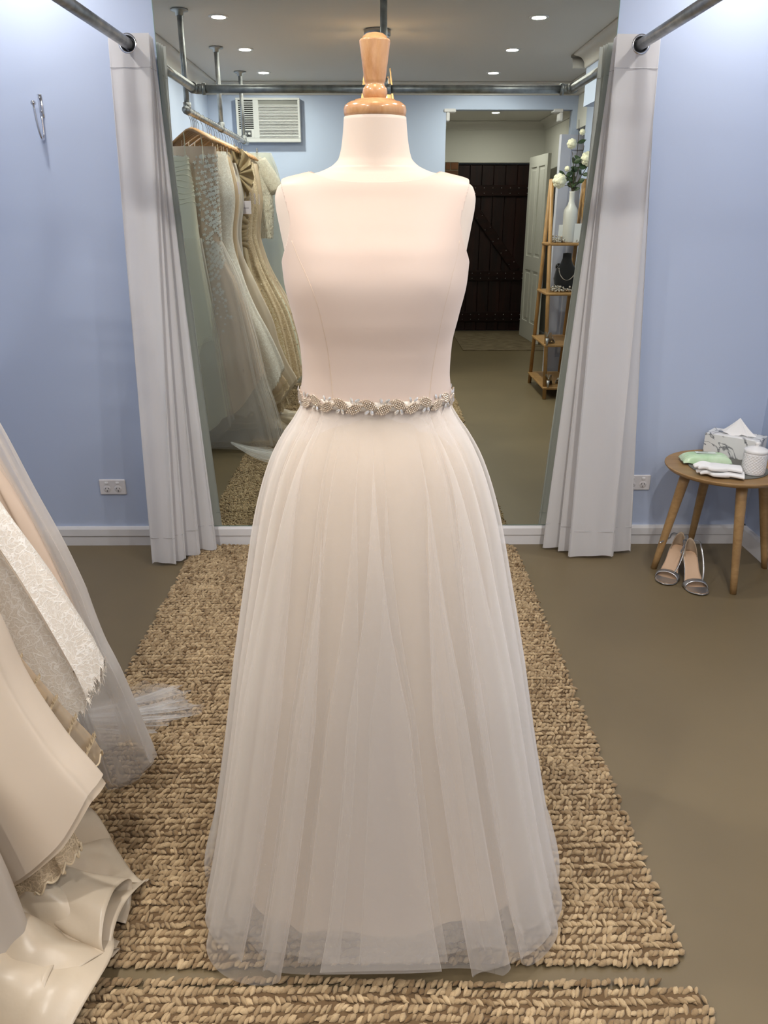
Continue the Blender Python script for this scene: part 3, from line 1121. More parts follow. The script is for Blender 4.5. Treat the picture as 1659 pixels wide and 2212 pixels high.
# ------------------------------------------------------------------ jute rugs
def jute(name, label, x0, x1, y0, y1, seed, corner=0.05, ztop=0.014, skew=0.0):
    rng = np.random.default_rng(seed)
    t = thing(name, label, 'rug', ((x0 + x1) / 2, (y0 + y1) / 2, 0), 'jute rugs')
    rp, sp = 0.0178, 0.0104
    rows = int(round((y1 - y0) / rp))
    cols = int(round((x1 - x0) / sp))
    # unit strand: tapered spindle lying along x, slightly twisted
    seg, rings = 6, 4
    us = np.linspace(-1, 1, rings)
    U = []
    for u in us:
        r = math.sqrt(max(0.0, 1 - abs(u) ** 2.4)) * 0.92 + 0.08
        for q in range(seg):
            a = 2 * PI * q / seg
            U.append((u, r * math.cos(a), r * math.sin(a)))
    U = np.array(U)
    F = []
    for j in range(rings - 1):
        for q in range(seg):
            F.append((j * seg + q, j * seg + (q + 1) % seg, (j + 1) * seg + (q + 1) % seg, (j + 1) * seg + q))
    F = np.array(F)
    jj, ii = np.meshgrid(np.arange(rows), np.arange(cols), indexing='ij')
    jj, ii = jj.ravel(), ii.ravel()
    n = len(jj)
    wavy = 0.006 * np.sin(jj * 0.21 + ii * 0.02) + 0.004 * np.sin(ii * 0.09 + jj * 0.5)
    edge = 0.007 * np.sin(jj * 0.31) + 0.004 * np.sin(jj * 0.83 + 1)
    cx = x0 + (ii + 0.5 + 0.5 * (jj % 2)) * sp + rng.normal(0, 0.0016, n) + edge * (ii / cols - 0.3)
    cy = y0 + (jj + 0.5) * rp + wavy + rng.normal(0, 0.0016, n)
    # rounded corners
    dx = np.maximum(np.maximum(x0 + corner - cx, cx - (x1 - corner)), 0)
    dy = np.maximum(np.maximum(y0 + corner - cy, cy - (y1 - corner)), 0)
    keep = np.hypot(dx, dy) < corner
    cx, cy, jj, ii = cx[keep], cy[keep], jj[keep], ii[keep]
    cy = cy + skew * (cx - x0)
    n = len(cx)
    flip = np.where(np.sin(jj * 2.1) > -0.2, 1, -1)
    ang_ = flip * 0.72 + rng.normal(0, 0.27, n)
    L = rng.normal(0.0106, 0.0017, n)
    W = rng.normal(0.0056, 0.0011, n)
    Hh = rng.normal(0.0062, 0.0012, n)
    tilt = rng.normal(0.08, 0.2, n)
    lx = U[None, :, 0] * L[:, None]
    ly = U[None, :, 1] * W[:, None]
    lz = U[None, :, 2] * Hh[:, None] + lx * tilt[:, None]
    ca, sa = np.cos(ang_)[:, None], np.sin(ang_)[:, None]
    X = cx[:, None] + lx * ca - ly * sa
    Y = cy[:, None] + lx * sa + ly * ca
    Z = ztop - 0.006 + lz + rng.normal(0, 0.0008, n)[:, None]
    V = np.stack([X, Y, np.maximum(Z, 0.001)], 2).reshape(-1, 3)
    k = len(U)
    FF = (F[None] + (np.arange(n) * k)[:, None, None]).reshape(-1, 4)
    # cord colours: straw to brown, streaked along the rows
    row_t = rng.normal(0, 0.5, rows)[jj]
    col_t = np.sin(ii * 0.37 + 3 * np.sin(jj * 0.05)) * 0.35 + np.sin(ii * 0.11 + 1.3) * 0.3
    tone = np.clip(0.56 + 0.10 * row_t + 0.16 * col_t + rng.normal(0, 0.22, n), 0, 1)
    c_hi, c_lo = np.array(lin((200, 175, 137))), np.array(lin((122, 97, 66)))
    C = c_lo + (c_hi - c_lo) * tone[:, None]
    C = np.repeat(C, k, axis=0)
    C[:, 3] = 1
    me = bpy.data.meshes.new('cords')
    me.vertices.add(len(V))
    me.vertices.foreach_set('co', (V - np.array(t.location)).astype(np.float32).ravel())
    me.loops.add(FF.size)
    me.loops.foreach_set('vertex_index', FF.ravel().astype(np.int32))
    me.polygons.add(len(FF))
    me.polygons.foreach_set('loop_start', np.arange(0, FF.size, 4, dtype=np.int32))
    me.update(calc_edges=True)
    me.polygons.foreach_set('use_smooth', np.ones(len(FF), bool))
    ca_ = me.color_attributes.new('Col', 'FLOAT_COLOR', 'POINT')
    ca_.data.foreach_set('color', C.astype(np.float32).ravel())
    me.materials.append(M_JUTE)
    o = bpy.data.objects.new('cords', me)
    COL.objects.link(o)
    o.parent = t
    o['kind'] = 'stuff'
    make('backing', MB().box((x0 + 0.012, y0 + 0.012, 0.0006), (x1 - 0.012, y1 - 0.012 + min(0.0, skew * (x1 - x0)), 0.0065), 0.002), M_JUTE_BASE, t, smooth=False)
    return t


jute('jute_rug', 'long woven jute rug running from the mirror to under the dress', -0.83, 0.615, -2.125, -0.032, 3)
jute('jute_rug', 'second jute rug laid end to end across the bottom of the photo', -0.86, 0.625, -3.55, -2.128, 5, skew=-0.020)

# ------------------------------------------------------------------ round side table and things on it
TC = np.array([1.402, -0.272])
tb = thing('side_table', 'small round oak side table on four splayed legs', 'table', (TC[0], TC[1], 0))
ZT = 0.452
make('table_top', MB().lathe([(0.0, 0.0), (0.205, 0.0), (0.225, 0.006), (0.235, 0.017), (0.235, 0.0215), (0.231, 0.0235), (0.226, 0.0225), (0.222, 0.0205), (0, 0.0205)], (TC[0], TC[1], ZT - 0.0205), 64), M_OAK, tb, angle=50)
for dx, dy in ((-1, 0), (0, -1), (0, 1), (1, 0)):
    rb = 0.236 if (dx or dy < 0) else 0.226
    a_ = np.array([TC[0] + dx * 0.155, TC[1] + dy * 0.155, ZT - 0.018])
    b_ = np.array([TC[0] + dx * rb, TC[1] + dy * rb, 0.0])
    u = np.linspace(0, 1, 8)[:, None]
    make('leg', MB().tube(a_ + (b_ - a_) * u, np.linspace(0.0215, 0.0125, 8), 18), M_OAK, tb)

fm = make('felt_mat', MB().lathe([(0.0, 0.0), (0.148, 0.0), (0.15, 0.001), (0.15, 0.003), (0.148, 0.004), (0, 0.004)], (1.402, -0.285, ZT + 0.0003), 48), mat('grey_felt', (112, 112, 106), rough=0.95, bump=(400, 0.4, 0.001)))
tag(fm, 'round grey felt mat lying on the oak side table', 'mat')
ZM = ZT + 0.0046

# tissue box
M_MARBLE = bpy.data.materials.new('marble_print')
M_MARBLE.use_nodes = True
nt = M_MARBLE.node_tree
p = nt.nodes['Principled BSDF']
tc = nt.nodes.new('ShaderNodeTexCoord')
nz = nt.nodes.new('ShaderNodeTexNoise')
nz.inputs['Scale'].default_value = 9
nz.inputs['Detail'].default_value = 6
nz.inputs['Distortion'].default_value = 1.2
nt.links.new(tc.outputs['Object'], nz.inputs['Vector'])
ma = nt.nodes.new('ShaderNodeMath')
ma.operation = 'SUBTRACT'
ma.inputs[1].default_value = 0.5
nt.links.new(nz.outputs['Fac'], ma.inputs[0])
mb_ = nt.nodes.new('ShaderNodeMath')
mb_.operation = 'ABSOLUTE'
nt.links.new(ma.outputs[0], mb_.inputs[0])
rp = nt.nodes.new('ShaderNodeValToRGB')
rp.color_ramp.elements[0].position = 0.0
rp.color_ramp.elements[0].color = lin((92, 94, 100))
rp.color_ramp.elements[1].position = 0.03
rp.color_ramp.elements[1].color = lin((234, 233, 231))
nt.links.new(mb_.outputs[0], rp.inputs[0])
nt.links.new(rp.outputs[0], p.inputs['Base Color'])
p.inputs['Roughness'].default_value = 0.4
bang = math.radians(-41)
bc = np.array([1.493, -0.122])
tx = thing('tissue_box', 'white marble print tissue box with a tissue pulled up', 'tissue box', (bc[0], bc[1], ZT + 0.001))
bx = place(MB().box((-0.108, -0.056, 0), (0.108, 0.056, 0.092), 0.002), (bc[0], bc[1], ZT + 0.001), bang)
make('carton', bx, M_MARBLE, tx, smooth=False)
sl = place(MB().lathe([(0.0, 0.0925), (0.05, 0.0925), (0.052, 0.0931), (0, 0.0932)], (0, 0, 0), 28).transform(lambda v: v * np.array([1.4, 0.55, 1])), (bc[0], bc[1], ZT + 0.001), bang)
make('slot_film', sl, mat('slot_film', (205, 205, 205), rough=0.3), tx)
P = np.zeros((12, 40, 3))
for j in range(12):
    s = j / 11
    for i in range(40):
        a = 2 * PI * i / 40
        r = (1 - s ** 0.8) * (1 + 0.22 * math.sin(3 * a + 1) + 0.1 * math.sin(7 * a) + 0.06 * math.sin(11 * a + 2))
        P[j, i] = (0.062 * r * math.cos(a) + 0.004 * s, 0.026 * r * math.sin(a) + 0.006 * s, 0.0933 + 0.068 * s + 0.004 * math.sin(5 * a) * (1 - s))
ts = place(MB().grid(P, closed_u=True), (bc[0], bc[1], ZT + 0.001), bang)
make('tissue', ts, mat('tissue_paper', (242, 240, 238), rough=0.9), tx)

# lidded candle jar with diamond relief
jc = np.array([1.462, -0.372])
jr = thing('candle_jar', 'white ceramic jar with embossed diamonds and knob lid', 'jar', (jc[0], jc[1], ZM))
nr, ns = 44, 120
P = np.zeros((nr, ns, 3))
for j in range(nr):
    z = 0.004 + 0.082 * j / (nr - 1)
    for i in range(ns):
        a = 2 * PI * i / ns
        q1, q2 = a * 20 / 2 + z * 260, a * 20 / 2 - z * 260
        rel = 0.0016 * (abs(math.sin(q1)) * abs(math.sin(q2))) if 0.008 < z < 0.082 else 0
        r = 0.0415 + rel * 1.6 + 0.001 * (z / 0.085)
        P[j, i] = (jc[0] + r * math.cos(a), jc[1] + r * math.sin(a), ZM + z)
jm = MB().grid(P, closed_u=True).lathe([(0.0, 0.0), (0.038, 0.0), (0.0415, 0.004)], (jc[0], jc[1], ZM), ns, cap=False)
make('body', jm, mat('white_ceramic', (234, 232, 230), rough=0.3), jr)
make('lid', MB().lathe([(0.043, 0.0), (0.0445, 0.002), (0.0445, 0.009), (0.042, 0.012), (0.026, 0.019), (0.011, 0.023), (0.008, 0.026), (0.009, 0.030), (0.0115, 0.034), (0.010, 0.039), (0.005, 0.041), (0, 0.0412)],
                       (jc[0], jc[1], ZM + 0.0865), 48), mat('white_ceramic', (234, 232, 230)), jr)

# pack of wipes
wp = thing('wipes_packet', 'pale green soft packet of wipes on the grey mat', 'packet', (1.335, -0.225, ZM))
nu_, nv_ = 40, 24
top_, bot_ = np.zeros((nv_, nu_, 3)), np.zeros((nv_, nu_, 3))
for j in range(nv_):
    for i in range(nu_):
        u, w = 2 * i / (nu_ - 1) - 1, 2 * j / (nv_ - 1) - 1
        hgt = max(0.0, 1 - abs(u) ** 5) ** 0.6 * max(0.0, 1 - abs(w) ** 4) ** 0.5
        cr_ = 0.0015 * math.sin(u * 14 + w * 6) * (1 - hgt) + 0.0012 * math.sin(w * 19 + u * 3) * (0.3 + abs(u))
        half = 0.048 * (1 - 0.08 * abs(u) ** 3)
        top_[j, i] = (u * 0.096, w * half, 0.006 + 0.029 * hgt + cr_)
        bot_[j, i] = (u * 0.096, w * half, 0.006 - 0.0055 * hgt)
pk = MB().grid(top_).grid(bot_, flip=True)
place(pk, (1.335, -0.222, ZM + 0.0006), math.radians(-6))
pk_o = make('film_packet', pk, mat('green_film', (210, 232, 198), rough=0.22, spec=0.6, var=(20, (190, 222, 178), 0.4, 0.6)), wp)
lab = np.zeros((8, 14, 3))
for j in range(8):
    for i in range(14):
        u, w = -0.42 + 0.84 * i / 13, -0.1 + 0.85 * j / 7
        hgt = max(0.0, 1 - abs(u) ** 5) ** 0.6 * max(0.0, 1 - abs(w) ** 4) ** 0.5
        lab[j, i] = (u * 0.096, w * 0.048, 0.0072 + 0.029 * hgt + 0.0012 * math.sin(w * 19 + u * 3) * (0.3 + abs(u)) + 0.0015 * math.sin(u * 14 + w * 6) * (1 - hgt))
make('label_flap', place(MB().grid(lab), (1.335, -0.222, ZM + 0.0010), math.radians(-6)), mat('white_label', (226, 236, 224), rough=0.3), pk_o)
for k in range(2):
    q = np.zeros((2, 10, 3))
    for j in range(2):
        for i in range(10):
            u, w = -0.28 + (0.5 - 0.12 * k) * i / 9, 0.42 - 0.2 * k + 0.07 * j
            hgt = max(0.0, 1 - abs(u) ** 5) ** 0.6 * max(0.0, 1 - abs(w) ** 4) ** 0.5
            q[j, i] = (u * 0.096, w * 0.048, 0.0079 + 0.029 * hgt + 0.0012 * math.sin(w * 19 + u * 3) * (0.3 + abs(u)) + 0.0015 * math.sin(u * 14 + w * 6) * (1 - hgt))
    make('print_line', place(MB().grid(q), (1.335, -0.222, ZM + 0.0012), math.radians(-6)), mat('grey_print', (120, 140, 120), rough=0.5), pk_o)


# cotton gloves
def glove(loc, rz, label, dz, seed):
    rng = np.random.default_rng(seed)
    mb = MB()
    # cuff and palm as a flattened tapering tube, fingers curled slightly, all along +x
    u = np.linspace(0, 1, 14)
    pts = np.stack([0.0 + 0.125 * u, 0.004 * np.sin(u * 4), 0.011 + 0.004 * np.sin(u * 3.1)], 1)
    w = interp(u, [0, 0.12, 0.45, 0.75, 1.0], [0.040, 0.036, 0.031, 0.038, 0.034])
    P = np.zeros((14, 20, 3))
    for j in range(14):
        for i in range(20):
            a = 2 * PI * i / 20
            P[j, i] = pts[j] + np.array([0, w[j] * math.cos(a), 0.0095 * np.sign(math.sin(a)) * abs(math.sin(a)) ** 0.7])
    mb.grid(P, closed_u=True)
    mb.f.append(tuple(range(13 * 20, 14 * 20)))
    mb.f.append(tuple(range(20))[::-1])
    for k, (yy, ln) in enumerate(((-0.026, 0.050), (-0.009, 0.062), (0.008, 0.060), (0.024, 0.046))):
        sp_ = bez((0.112, yy * 0.9, 0.013), (0.13, yy, 0.018), (0.112 + ln * 0.7, yy * 1.05, 0.018), (0.112 + ln, yy * 1.05 + 0.003, 0.009), 9)
        mb.tube(sp_, np.array([0.0088, 0.0090, 0.0088, 0.0085, 0.0083, 0.0080, 0.0076, 0.0068, 0.0045]), 12)
    mb.tube(bez((0.055, 0.022, 0.013), (0.08, 0.042, 0.015), (0.105, 0.046, 0.016), (0.122, 0.040, 0.014), 9), np.array([0.010, 0.010, 0.0098, 0.0095, 0.009, 0.0088, 0.0082, 0.0072, 0.0045]), 12)
    place(mb, (loc[0], loc[1], loc[2]), rz)
    o = make('cotton_glove', mb, mat('white_cotton', (240, 239, 238), rough=0.9, bump=(300, 0.2, 0.001)))
    md = o.modifiers.new('fuse', 'REMESH')
    md.mode = 'VOXEL'
    md.voxel_size = 0.0022
    md.use_smooth_shade = True
    tag(o, label, 'glove', 'pair of white gloves')
    return o


glove((1.405, -0.425, ZT + 0.0012), math.radians(158), 'white cotton glove lying flat on the table edge, under its pair', 0, 1)
glove((1.398, -0.408, ZT + 0.0215), math.radians(163), 'white cotton glove resting on top of its pair', 0, 2)


# silver sandals
M_SILVER = mat('silver_leather', (186, 186, 186), rough=0.28, metal=0.85, bump=(140, 0.15, 0.001))
M_INSOLE = mat('tan_insole', (205, 172, 142), rough=0.55)


def sandal(loc, rz, label):
    """local frame: toe at the origin pointing to -y, heel towards +y"""
    t = thing('silver_sandal', label, 'shoe', (loc[0], loc[1], 0), 'pair of silver sandals')
    t.rotation_euler = (0, 0, rz)
    t.scale = (1.12, 1.1, 1.1)
    s = np.linspace(0, 1, 26)
    yy = 0.205 * s
    zz = interp(s, [0, 0.15, 0.32, 0.5, 0.72, 0.86, 1.0], [0.010, 0.006, 0.008, 0.032, 0.072, 0.086, 0.088])
    hw_ = interp(s, [0, 0.04, 0.12, 0.28, 0.45, 0.62, 0.82, 0.95, 1.0], [0.006, 0.020, 0.032, 0.038, 0.030, 0.024, 0.025, 0.018, 0.006])
    off = interp(s, [0, 0.3, 0.6, 1.0], [0.004, 0.0, -0.002, 0.0])
    P = np.zeros((26, 9, 3))
    for j in range(26):
        for i in range(9):
            w = (i - 4) / 4
            P[j, i] = (off[j] + hw_[j] * w, yy[j], zz[j] + 0.002 * w * w)
    ins = MB().grid(P)
    o = make('insole', ins, M_INSOLE, t, local=True)
    solidify(o, 0.0015)
    make('toe_pad', MB().grid(P[:8] * np.array([0.98, 1, 1]) + np.array([0, 0, 0.0014])), M_SILVER, t, local=True)
    Ps = P * np.array([1.07, 1.0, 1.0]) - np.array([0, 0, 0.0035])
    o = make('sole', MB().grid(Ps), M_SILVER, t, local=True)
    solidify(o, 0.004)
    # heel
    hp = MB().tube([(0, 0.186, 0.082), (0, 0.192, 0.055), (0, 0.197, 0.02), (0, 0.198, 0.0)], [0.017, 0.010, 0.0058, 0.0052], 14)
    make('heel', hp, M_SILVER, t, local=True)
    # counter round the heel
    P = np.zeros((7, 19, 3))
    for j in range(7):
        h = j / 6
        for i in range(19):
            a = PI * i / 18
            ca, sa = math.cos(a), math.sin(a)
            hgt = 0.055 * max(0.0, sa) ** 0.7 + 0.002
            P[j, i] = (ca * 0.026 * (1 - 0.18 * h), 0.158 + sa * 0.046 - 0.004 * h * sa, 0.074 + 0.012 * sa + hgt * h)
    o = make('heel_counter', MB().grid(P), mat('taupe_lining', (160, 140, 118), rough=0.6), t, local=True)
    solidify(o, 0.0025)
    # toe strap
    P = np.zeros((5, 15, 3))
    for j in range(5):
        for i in range(15):
            a = PI * i / 14
            P[j, i] = (math.cos(a) * (0.0395 + 0.001 * j), 0.046 + j * 0.0062 + 0.006 * math.sin(a), 0.004 + 0.030 * math.sin(a) ** 0.8 + 0.0015 * math.sin(PI * j / 4))
    o = make('toe_strap', MB().grid(P), M_SILVER, t, local=True)
    solidify(o, 0.002)
    # ankle strap, left loose
    a = np.linspace(-0.3, PI + 0.3, 22)
    pts = np.stack([0.030 * np.cos(a), 0.170 + 0.036 * np.sin(a), 0.132 + 0.004 * np.sin(3 * a)], 1)
    pts = np.concatenate([bez((0.016, 0.06, 0.030), (0.030, 0.07, 0.03), (0.036, 0.12, 0.09), pts[0], 12)[:-1], pts, bez(pts[-1], (-0.033, 0.14, 0.125), (-0.05, 0.13, 0.12), (-0.052, 0.11, 0.118), 6)[1:]])
    make('ankle_strap', MB().tube(pts, 0.003, 8, flat=0.45), M_SILVER, t, local=True)
    make('buckle', MB().torus((-0.036, 0.150, 0.128), 0.006, 0.0012, 'x', 16, 6), M_CHROME, t, local=True)
    return t


sandal((1.148, -0.432, 0), math.radians(-34), 'silver strappy heeled sandal turned outward under the table')
sandal((1.262, -0.530, 0), math.radians(-6), 'silver strappy heeled sandal pointing forward beside the table leg')

# ------------------------------------------------------------------ dress rack along the wall
RX, RKZ = -1.035, 1.925
rk = thing('dress_rack', 'galvanised pipe dress rack hung from the ceiling by three poles', 'clothes rack', (RX, -2.4, RKZ))
make('rail', MB().tube([(RX, -1.44, RKZ), (RX, -3.55, RKZ)], 0.0165, 16), M_PIPE, rk)
for y in (-1.50, -2.48, -3.40):
    make('ceiling_pole', MB().tube([(RX, y, RKZ), (RX, y, H_C - 0.004)], 0.015, 14), M_PIPE, rk)
    make('flange', MB().lathe([(0.045, -0.001), (0.045, -0.009), (0.022, -0.014), (0.022, -0.03)], (RX, y, H_C), 24), M_PIPE, rk)
    make('tee', MB().tube([(RX, y - 0.03, RKZ), (RX, y + 0.03, RKZ)], 0.0215, 14).tube([(RX, y, RKZ), (RX, y, RKZ + 0.04)], 0.0215, 14), M_PIPE, rk)


def hanger(y, label, tilt=0.6):
    t = thing('wooden_hanger', label, 'hanger', (RX, y, RKZ), 'wooden hangers on the rack')
    pts = [(-0.185, 0, -0.160), (-0.16, 0, -0.142), (-0.09, 0, -0.112), (-0.03, 0, -0.088), (0, 0, -0.084), (0.03, 0, -0.088), (0.09, 0, -0.112), (0.16, 0, -0.142), (0.185, 0, -0.160)]
    P = np.array(pts)
    make('shoulders', MB().tube(P, [0.013, 0.016, 0.017, 0.018, 0.018, 0.018, 0.017, 0.016, 0.013], 10, flat=0.5), M_HANGER, t, local=True)
    a = np.linspace(-0.5, PI + 0.2, 14)
    hook = np.stack([0.019 * np.cos(a), 0 * a, 0.0 + 0.020 * np.sin(a)], 1)
    hook = np.concatenate([hook, [(-0.012, 0, -0.02), (0, 0, -0.04), (0, 0, -0.085)]])
    make('hook', MB().tube(hook, 0.002, 6), M_CHROME, t, local=True)
    t.rotation_euler = (0, 0, tilt)
    return t


def gown_pts(y, prof, N, amp, hem_in, hem_out, seed, nu=170, nz=56, lean=0.0, sharp=0.0):
    """prof rows: (z, xl, xr, ty). hem z runs from hem_in under the rail to hem_out at the outer corner"""
    prof = sorted(prof)
    zs_, xl, xr, ty = (np.array(q) for q in zip(*prof))
    a = np.linspace(0, 2 * PI, nu, endpoint=False)
    rng = np.random.default_rng(seed)
    w1 = warp(a, (2, 3, 5), seed + 1)
    w2 = warp(a, (3, 7, 11), seed + 2)
    ztop = zs_[-1]
    ex = 0.62
    cx = np.sign(np.cos(a)) * np.abs(np.cos(a)) ** ex
    sy = np.sign(np.sin(a)) * np.abs(np.sin(a)) ** ex
    out = np.clip(cx, 0, 1)
    hz = hem_in + (hem_out - hem_in) * out ** 1.6 + 0.012 * w2
    hz = np.maximum(hz, 0.012)
    P = np.zeros((nz, nu, 3))
    for j in range(nz):
        s = j / (nz - 1)
        z = ztop + (hz - ztop) * s
        L, Rr, T = interp(z, zs_, xl), interp(z, zs_, xr), interp(z, zs_, ty)
        env = np.clip((1.25 - z) / 0.7, 0.0, 1.0)
        fold = np.cos(N * a + 1.6 * w1)
        hx, mx = (Rr - L) / 2, (Rr + L) / 2
        P[j, :, 0] = mx + hx * cx * (1 + 0.03 * env * w2) + amp * env * fold * cx * 0.5
        P[j, :, 1] = y + lean * env + T * sy * (1 + 0.25 * env * w1) + amp * env * fold * (0.4 + 0.6 * np.abs(sy))
        P[j, :, 2] = z
    return P


def cloth(name, P, m, parent, thick=0.0012):
    o = make(name, MB().grid(P, closed_u=True), m, parent)
    return o


def motifs(P, m, parent, rows, cols_sel, n, size, seed, name='lace_applique'):
    """small five-petal lace motifs sewn onto a gown surface"""
    rng = np.random.default_rng(seed)
    mb = MB()
    nzr, nu = P.shape[:2]
    for _ in range(n):
        j = int(rng.integers(rows[0], rows[1]))
        i = int(rng.integers(cols_sel[0], cols_sel[1])) % nu
        p = P[j, i]
        du = P[j, (i + 1) % nu] - P[j, i - 1]
        dv = P[min(j + 1, nzr - 1), i] - P[j - 1, i]
        du /= np.linalg.norm(du) + 1e-9
        nr_ = np.cross(dv, du)
        nr_ /= np.linalg.norm(nr_) + 1e-9
        c = P[:, :, :].mean(axis=(0, 1))
        if nr_.dot(p - np.array([c[0], c[1], p[2]])) < 0:
            nr_ = -nr_
        dv2 = np.cross(nr_, du)
        r = size * rng.uniform(0.6, 1.3)
        ph = rng.uniform(0, 6.28)
        vs, fs = [p + nr_ * 0.007], []
        for k in range(10):
            a = ph + 2 * PI * k / 10
            rr = r if k % 2 == 0 else r * 0.45
            vs.append(p + (du * math.cos(a) + dv2 * math.sin(a)) * rr + nr_ * (0.004 if k % 2 else 0.006))
        for k in range(10):
            fs.append((0, 1 + k, 1 + (k + 1) % 10))
        mb.add(vs, fs)
    o = make(name, mb, m, parent, smooth=False)
    o['kind'] = 'stuff'
    return o


def straps(y, t, m, z0=1.60, z1=1.815, x=0.10):
    for s in (-1, 1):
        make('strap', MB().tube(bez((RX + s * x, y, z0), (RX + s * x, y - 0.03, z0 + 0.08), (RX + s * x * 0.95, y - 0.02, z1), (RX + s * x * 0.9, y, z1), 8), 0.007, 6, flat=0.3), m, t)


def tag_card(x, y, z, t, w=0.05, h=0.07):
    c = make('price_tag', MB().box((x - w / 2, y, z - h / 2), (x + w / 2, y + 0.001, z + h / 2)), mat('lilac_card', (222, 214, 224), rough=0.6), t, smooth=False)
    make('print_line', MB().box((x - w * 0.3, y + 0.001, z - 0.006), (x + w * 0.3, y + 0.0014, z - 0.001)), mat('tag_print', (140, 132, 142), rough=0.7), c, smooth=False)
    make('tag_string', MB().tube([(x, y + 0.0005, z + h * 0.42), (x + 0.006, y - 0.01, z + h * 0.42 + 0.06)], 0.0008, 5), mat('tag_print', (140, 132, 142)), c)


def gown(name, label, y):
    return thing(name, label, 'gown', (RX, y, 0.0), 'gowns on the pipe rack')


BOD = lambda top, w=0.17: [(top, RX - w, RX + w, 0.035), (1.50, RX - 0.175, RX + 0.175, 0.055), (1.27, RX - 0.14, RX + 0.145, 0.045)]

M_G1 = mat('ivory_crepe', (226, 226, 208), rough=0.6, sheen=0.1)
M_G2L = mat('white_lace_motif', (244, 244, 240), rough=0.8)
M_NUDE = mat('nude_underskirt', (226, 204, 184), rough=0.6)
M_NET = sheer('white_net', (248, 244, 240), 0.22)
M_NETW = sheer('white_net_train', (252, 252, 252), 0.13)
M_LACE = lace('corded_ivory_lace', (255, 252, 246), 0.85, 42, (248, 240, 228))
M_LACE2 = lace('champagne_lace', (232, 214, 184), 0.75, 46, (210, 188, 156))
M_CHAMP = mat('champagne_satin', (226, 211, 192), rough=0.36, spec=0.5, sheen=0.1, bump=(9, 0.12, 0.006))
M_CHAMP2 = mat('pearl_satin', (206, 191, 169), rough=0.34, spec=0.5, bump=(12, 0.35, 0.008))
M_GREYSAT = mat('silver_ivory_satin', (206, 198, 188), rough=0.32, spec=0.55, bump=(9, 0.3, 0.008))
M_CNET = sheer('champagne_net', (236, 218, 192), 0.4)
M_TAUPE = mat('taupe_chiffon', (158, 138, 104), rough=0.6, sheen=0.2)
M_BEADED = mat('beaded_champagne', (206, 186, 150), rough=0.5, var=(140, (232, 220, 196), 0.42, 0.58), bump=(160, 0.8, 0.004))
M_IVNET = sheer('ivory_veil_net', (236, 236, 222), 0.34)

# 1: plain ivory gown with sheer hem, closest to the mirror
y = -1.56
g = gown('strapless_gown', 'plain ivory strapless gown with sheer hem band, end of rack by mirror', y)
pr = [(1.70, -1.27, -1.065, 0.035), (1.50, -1.29, -1.05, 0.05), (1.27, -1.26, -1.04, 0.045), (0.72, -1.31, -0.98, 0.05), (0.25, -1.35, -0.932, 0.06), (0.0, -1.36, -0.91, 0.06)]
P = gown_pts(y, pr, 9, 0.008, 0.10, 0.25, 101)
cloth('skirt', P, M_G1, g)
pr2 = [(a_, b_ - 0.004, c_ + 0.010, d_ + 0.006) for a_, b_, c_, d_ in pr if a_ < 1.3]
cloth('sheer_hem', gown_pts(y, pr2, 9, 0.008, 0.02, 0.18, 101, nz=40), M_NET, g)
ruch = MB()
for k in range(9):
    z = 1.46 + k * 0.028
    L_, R_, T_ = interp(z, [1.27, 1.50, 1.70], [-1.26, -1.29, -1.27]), interp(z, [1.27, 1.50, 1.70], [-1.04, -1.05, -1.065]), interp(z, [1.27, 1.5, 1.7], [0.045, 0.05, 0.035])
    a = np.linspace(0, 2 * PI, 40, endpoint=False)
    pts = np.stack([(L_ + R_) / 2 + (R_ - L_) / 2 * np.sign(np.cos(a)) * np.abs(np.cos(a)) ** 0.78, y + (T_ + 0.001) * np.sign(np.sin(a)) * np.abs(np.sin(a)) ** 0.78, z + 0.008 * np.sin(3 * a + k)], 1)
    ruch.tube(pts, 0.005, 6, closed=True)
make('ruched_band', ruch, M_G1, g)
straps(y, g, M_G1, 1.66, 1.82, 0.05)
hanger(y, 'wooden hanger carrying the plain ivory gown nearest the mirror', 0.68)

# 2: tulle gown with lace appliques and a train on the rug
y = -1.665
g = gown('lace_applique_gown', 'nude tulle gown with white lace motifs and net train on rug', y)
pr = [(1.76, RX - 0.14, -0.925, 0.03), (1.50, RX - 0.17, -0.93, 0.045), (1.20, RX - 0.15, -0.935, 0.04), (1.02, -1.24, -0.86, 0.05), (0.765, -1.28, -0.785, 0.055), (0.33, -1.33, -0.70, 0.06), (0.0, -1.35, -0.63, 0.06)]
P = gown_pts(y, pr, 11, 0.010, 0.20, 0.46, 111, lean=0.07)
cloth('underskirt', P, M_NUDE, g)
for k, (gr, sd) in enumerate(((-0.005, 131), (0.012, 141))):
    q = [(1.25, RX - 0.15, -0.93, 0.045), (1.02, -1.22, -0.835 + gr, 0.05), (0.81, -1.26, -0.785 + gr, 0.055), (0.68, -1.29, -0.752 + gr, 0.055), (0.41, -1.32, -0.700 + gr, 0.06), (0.32, -1.33, -0.672 + gr, 0.065), (0.0, -1.345, -0.60 + gr, 0.09)]
    Pn = gown_pts(y, q, 13, 0.014, 0.02, 0.03 + 0.02 * k, sd, nu=300, lean=0.12)
    cloth('net_layer', Pn, M_NET, g)
motifs(P, M_G2L, g, (2, 27), (0, 90), 900, 0.0125, 5)
motifs(P, M_G2L, g, (25, 38), (30, 70), 160, 0.0125, 6)
rng = np.random.default_rng(77)
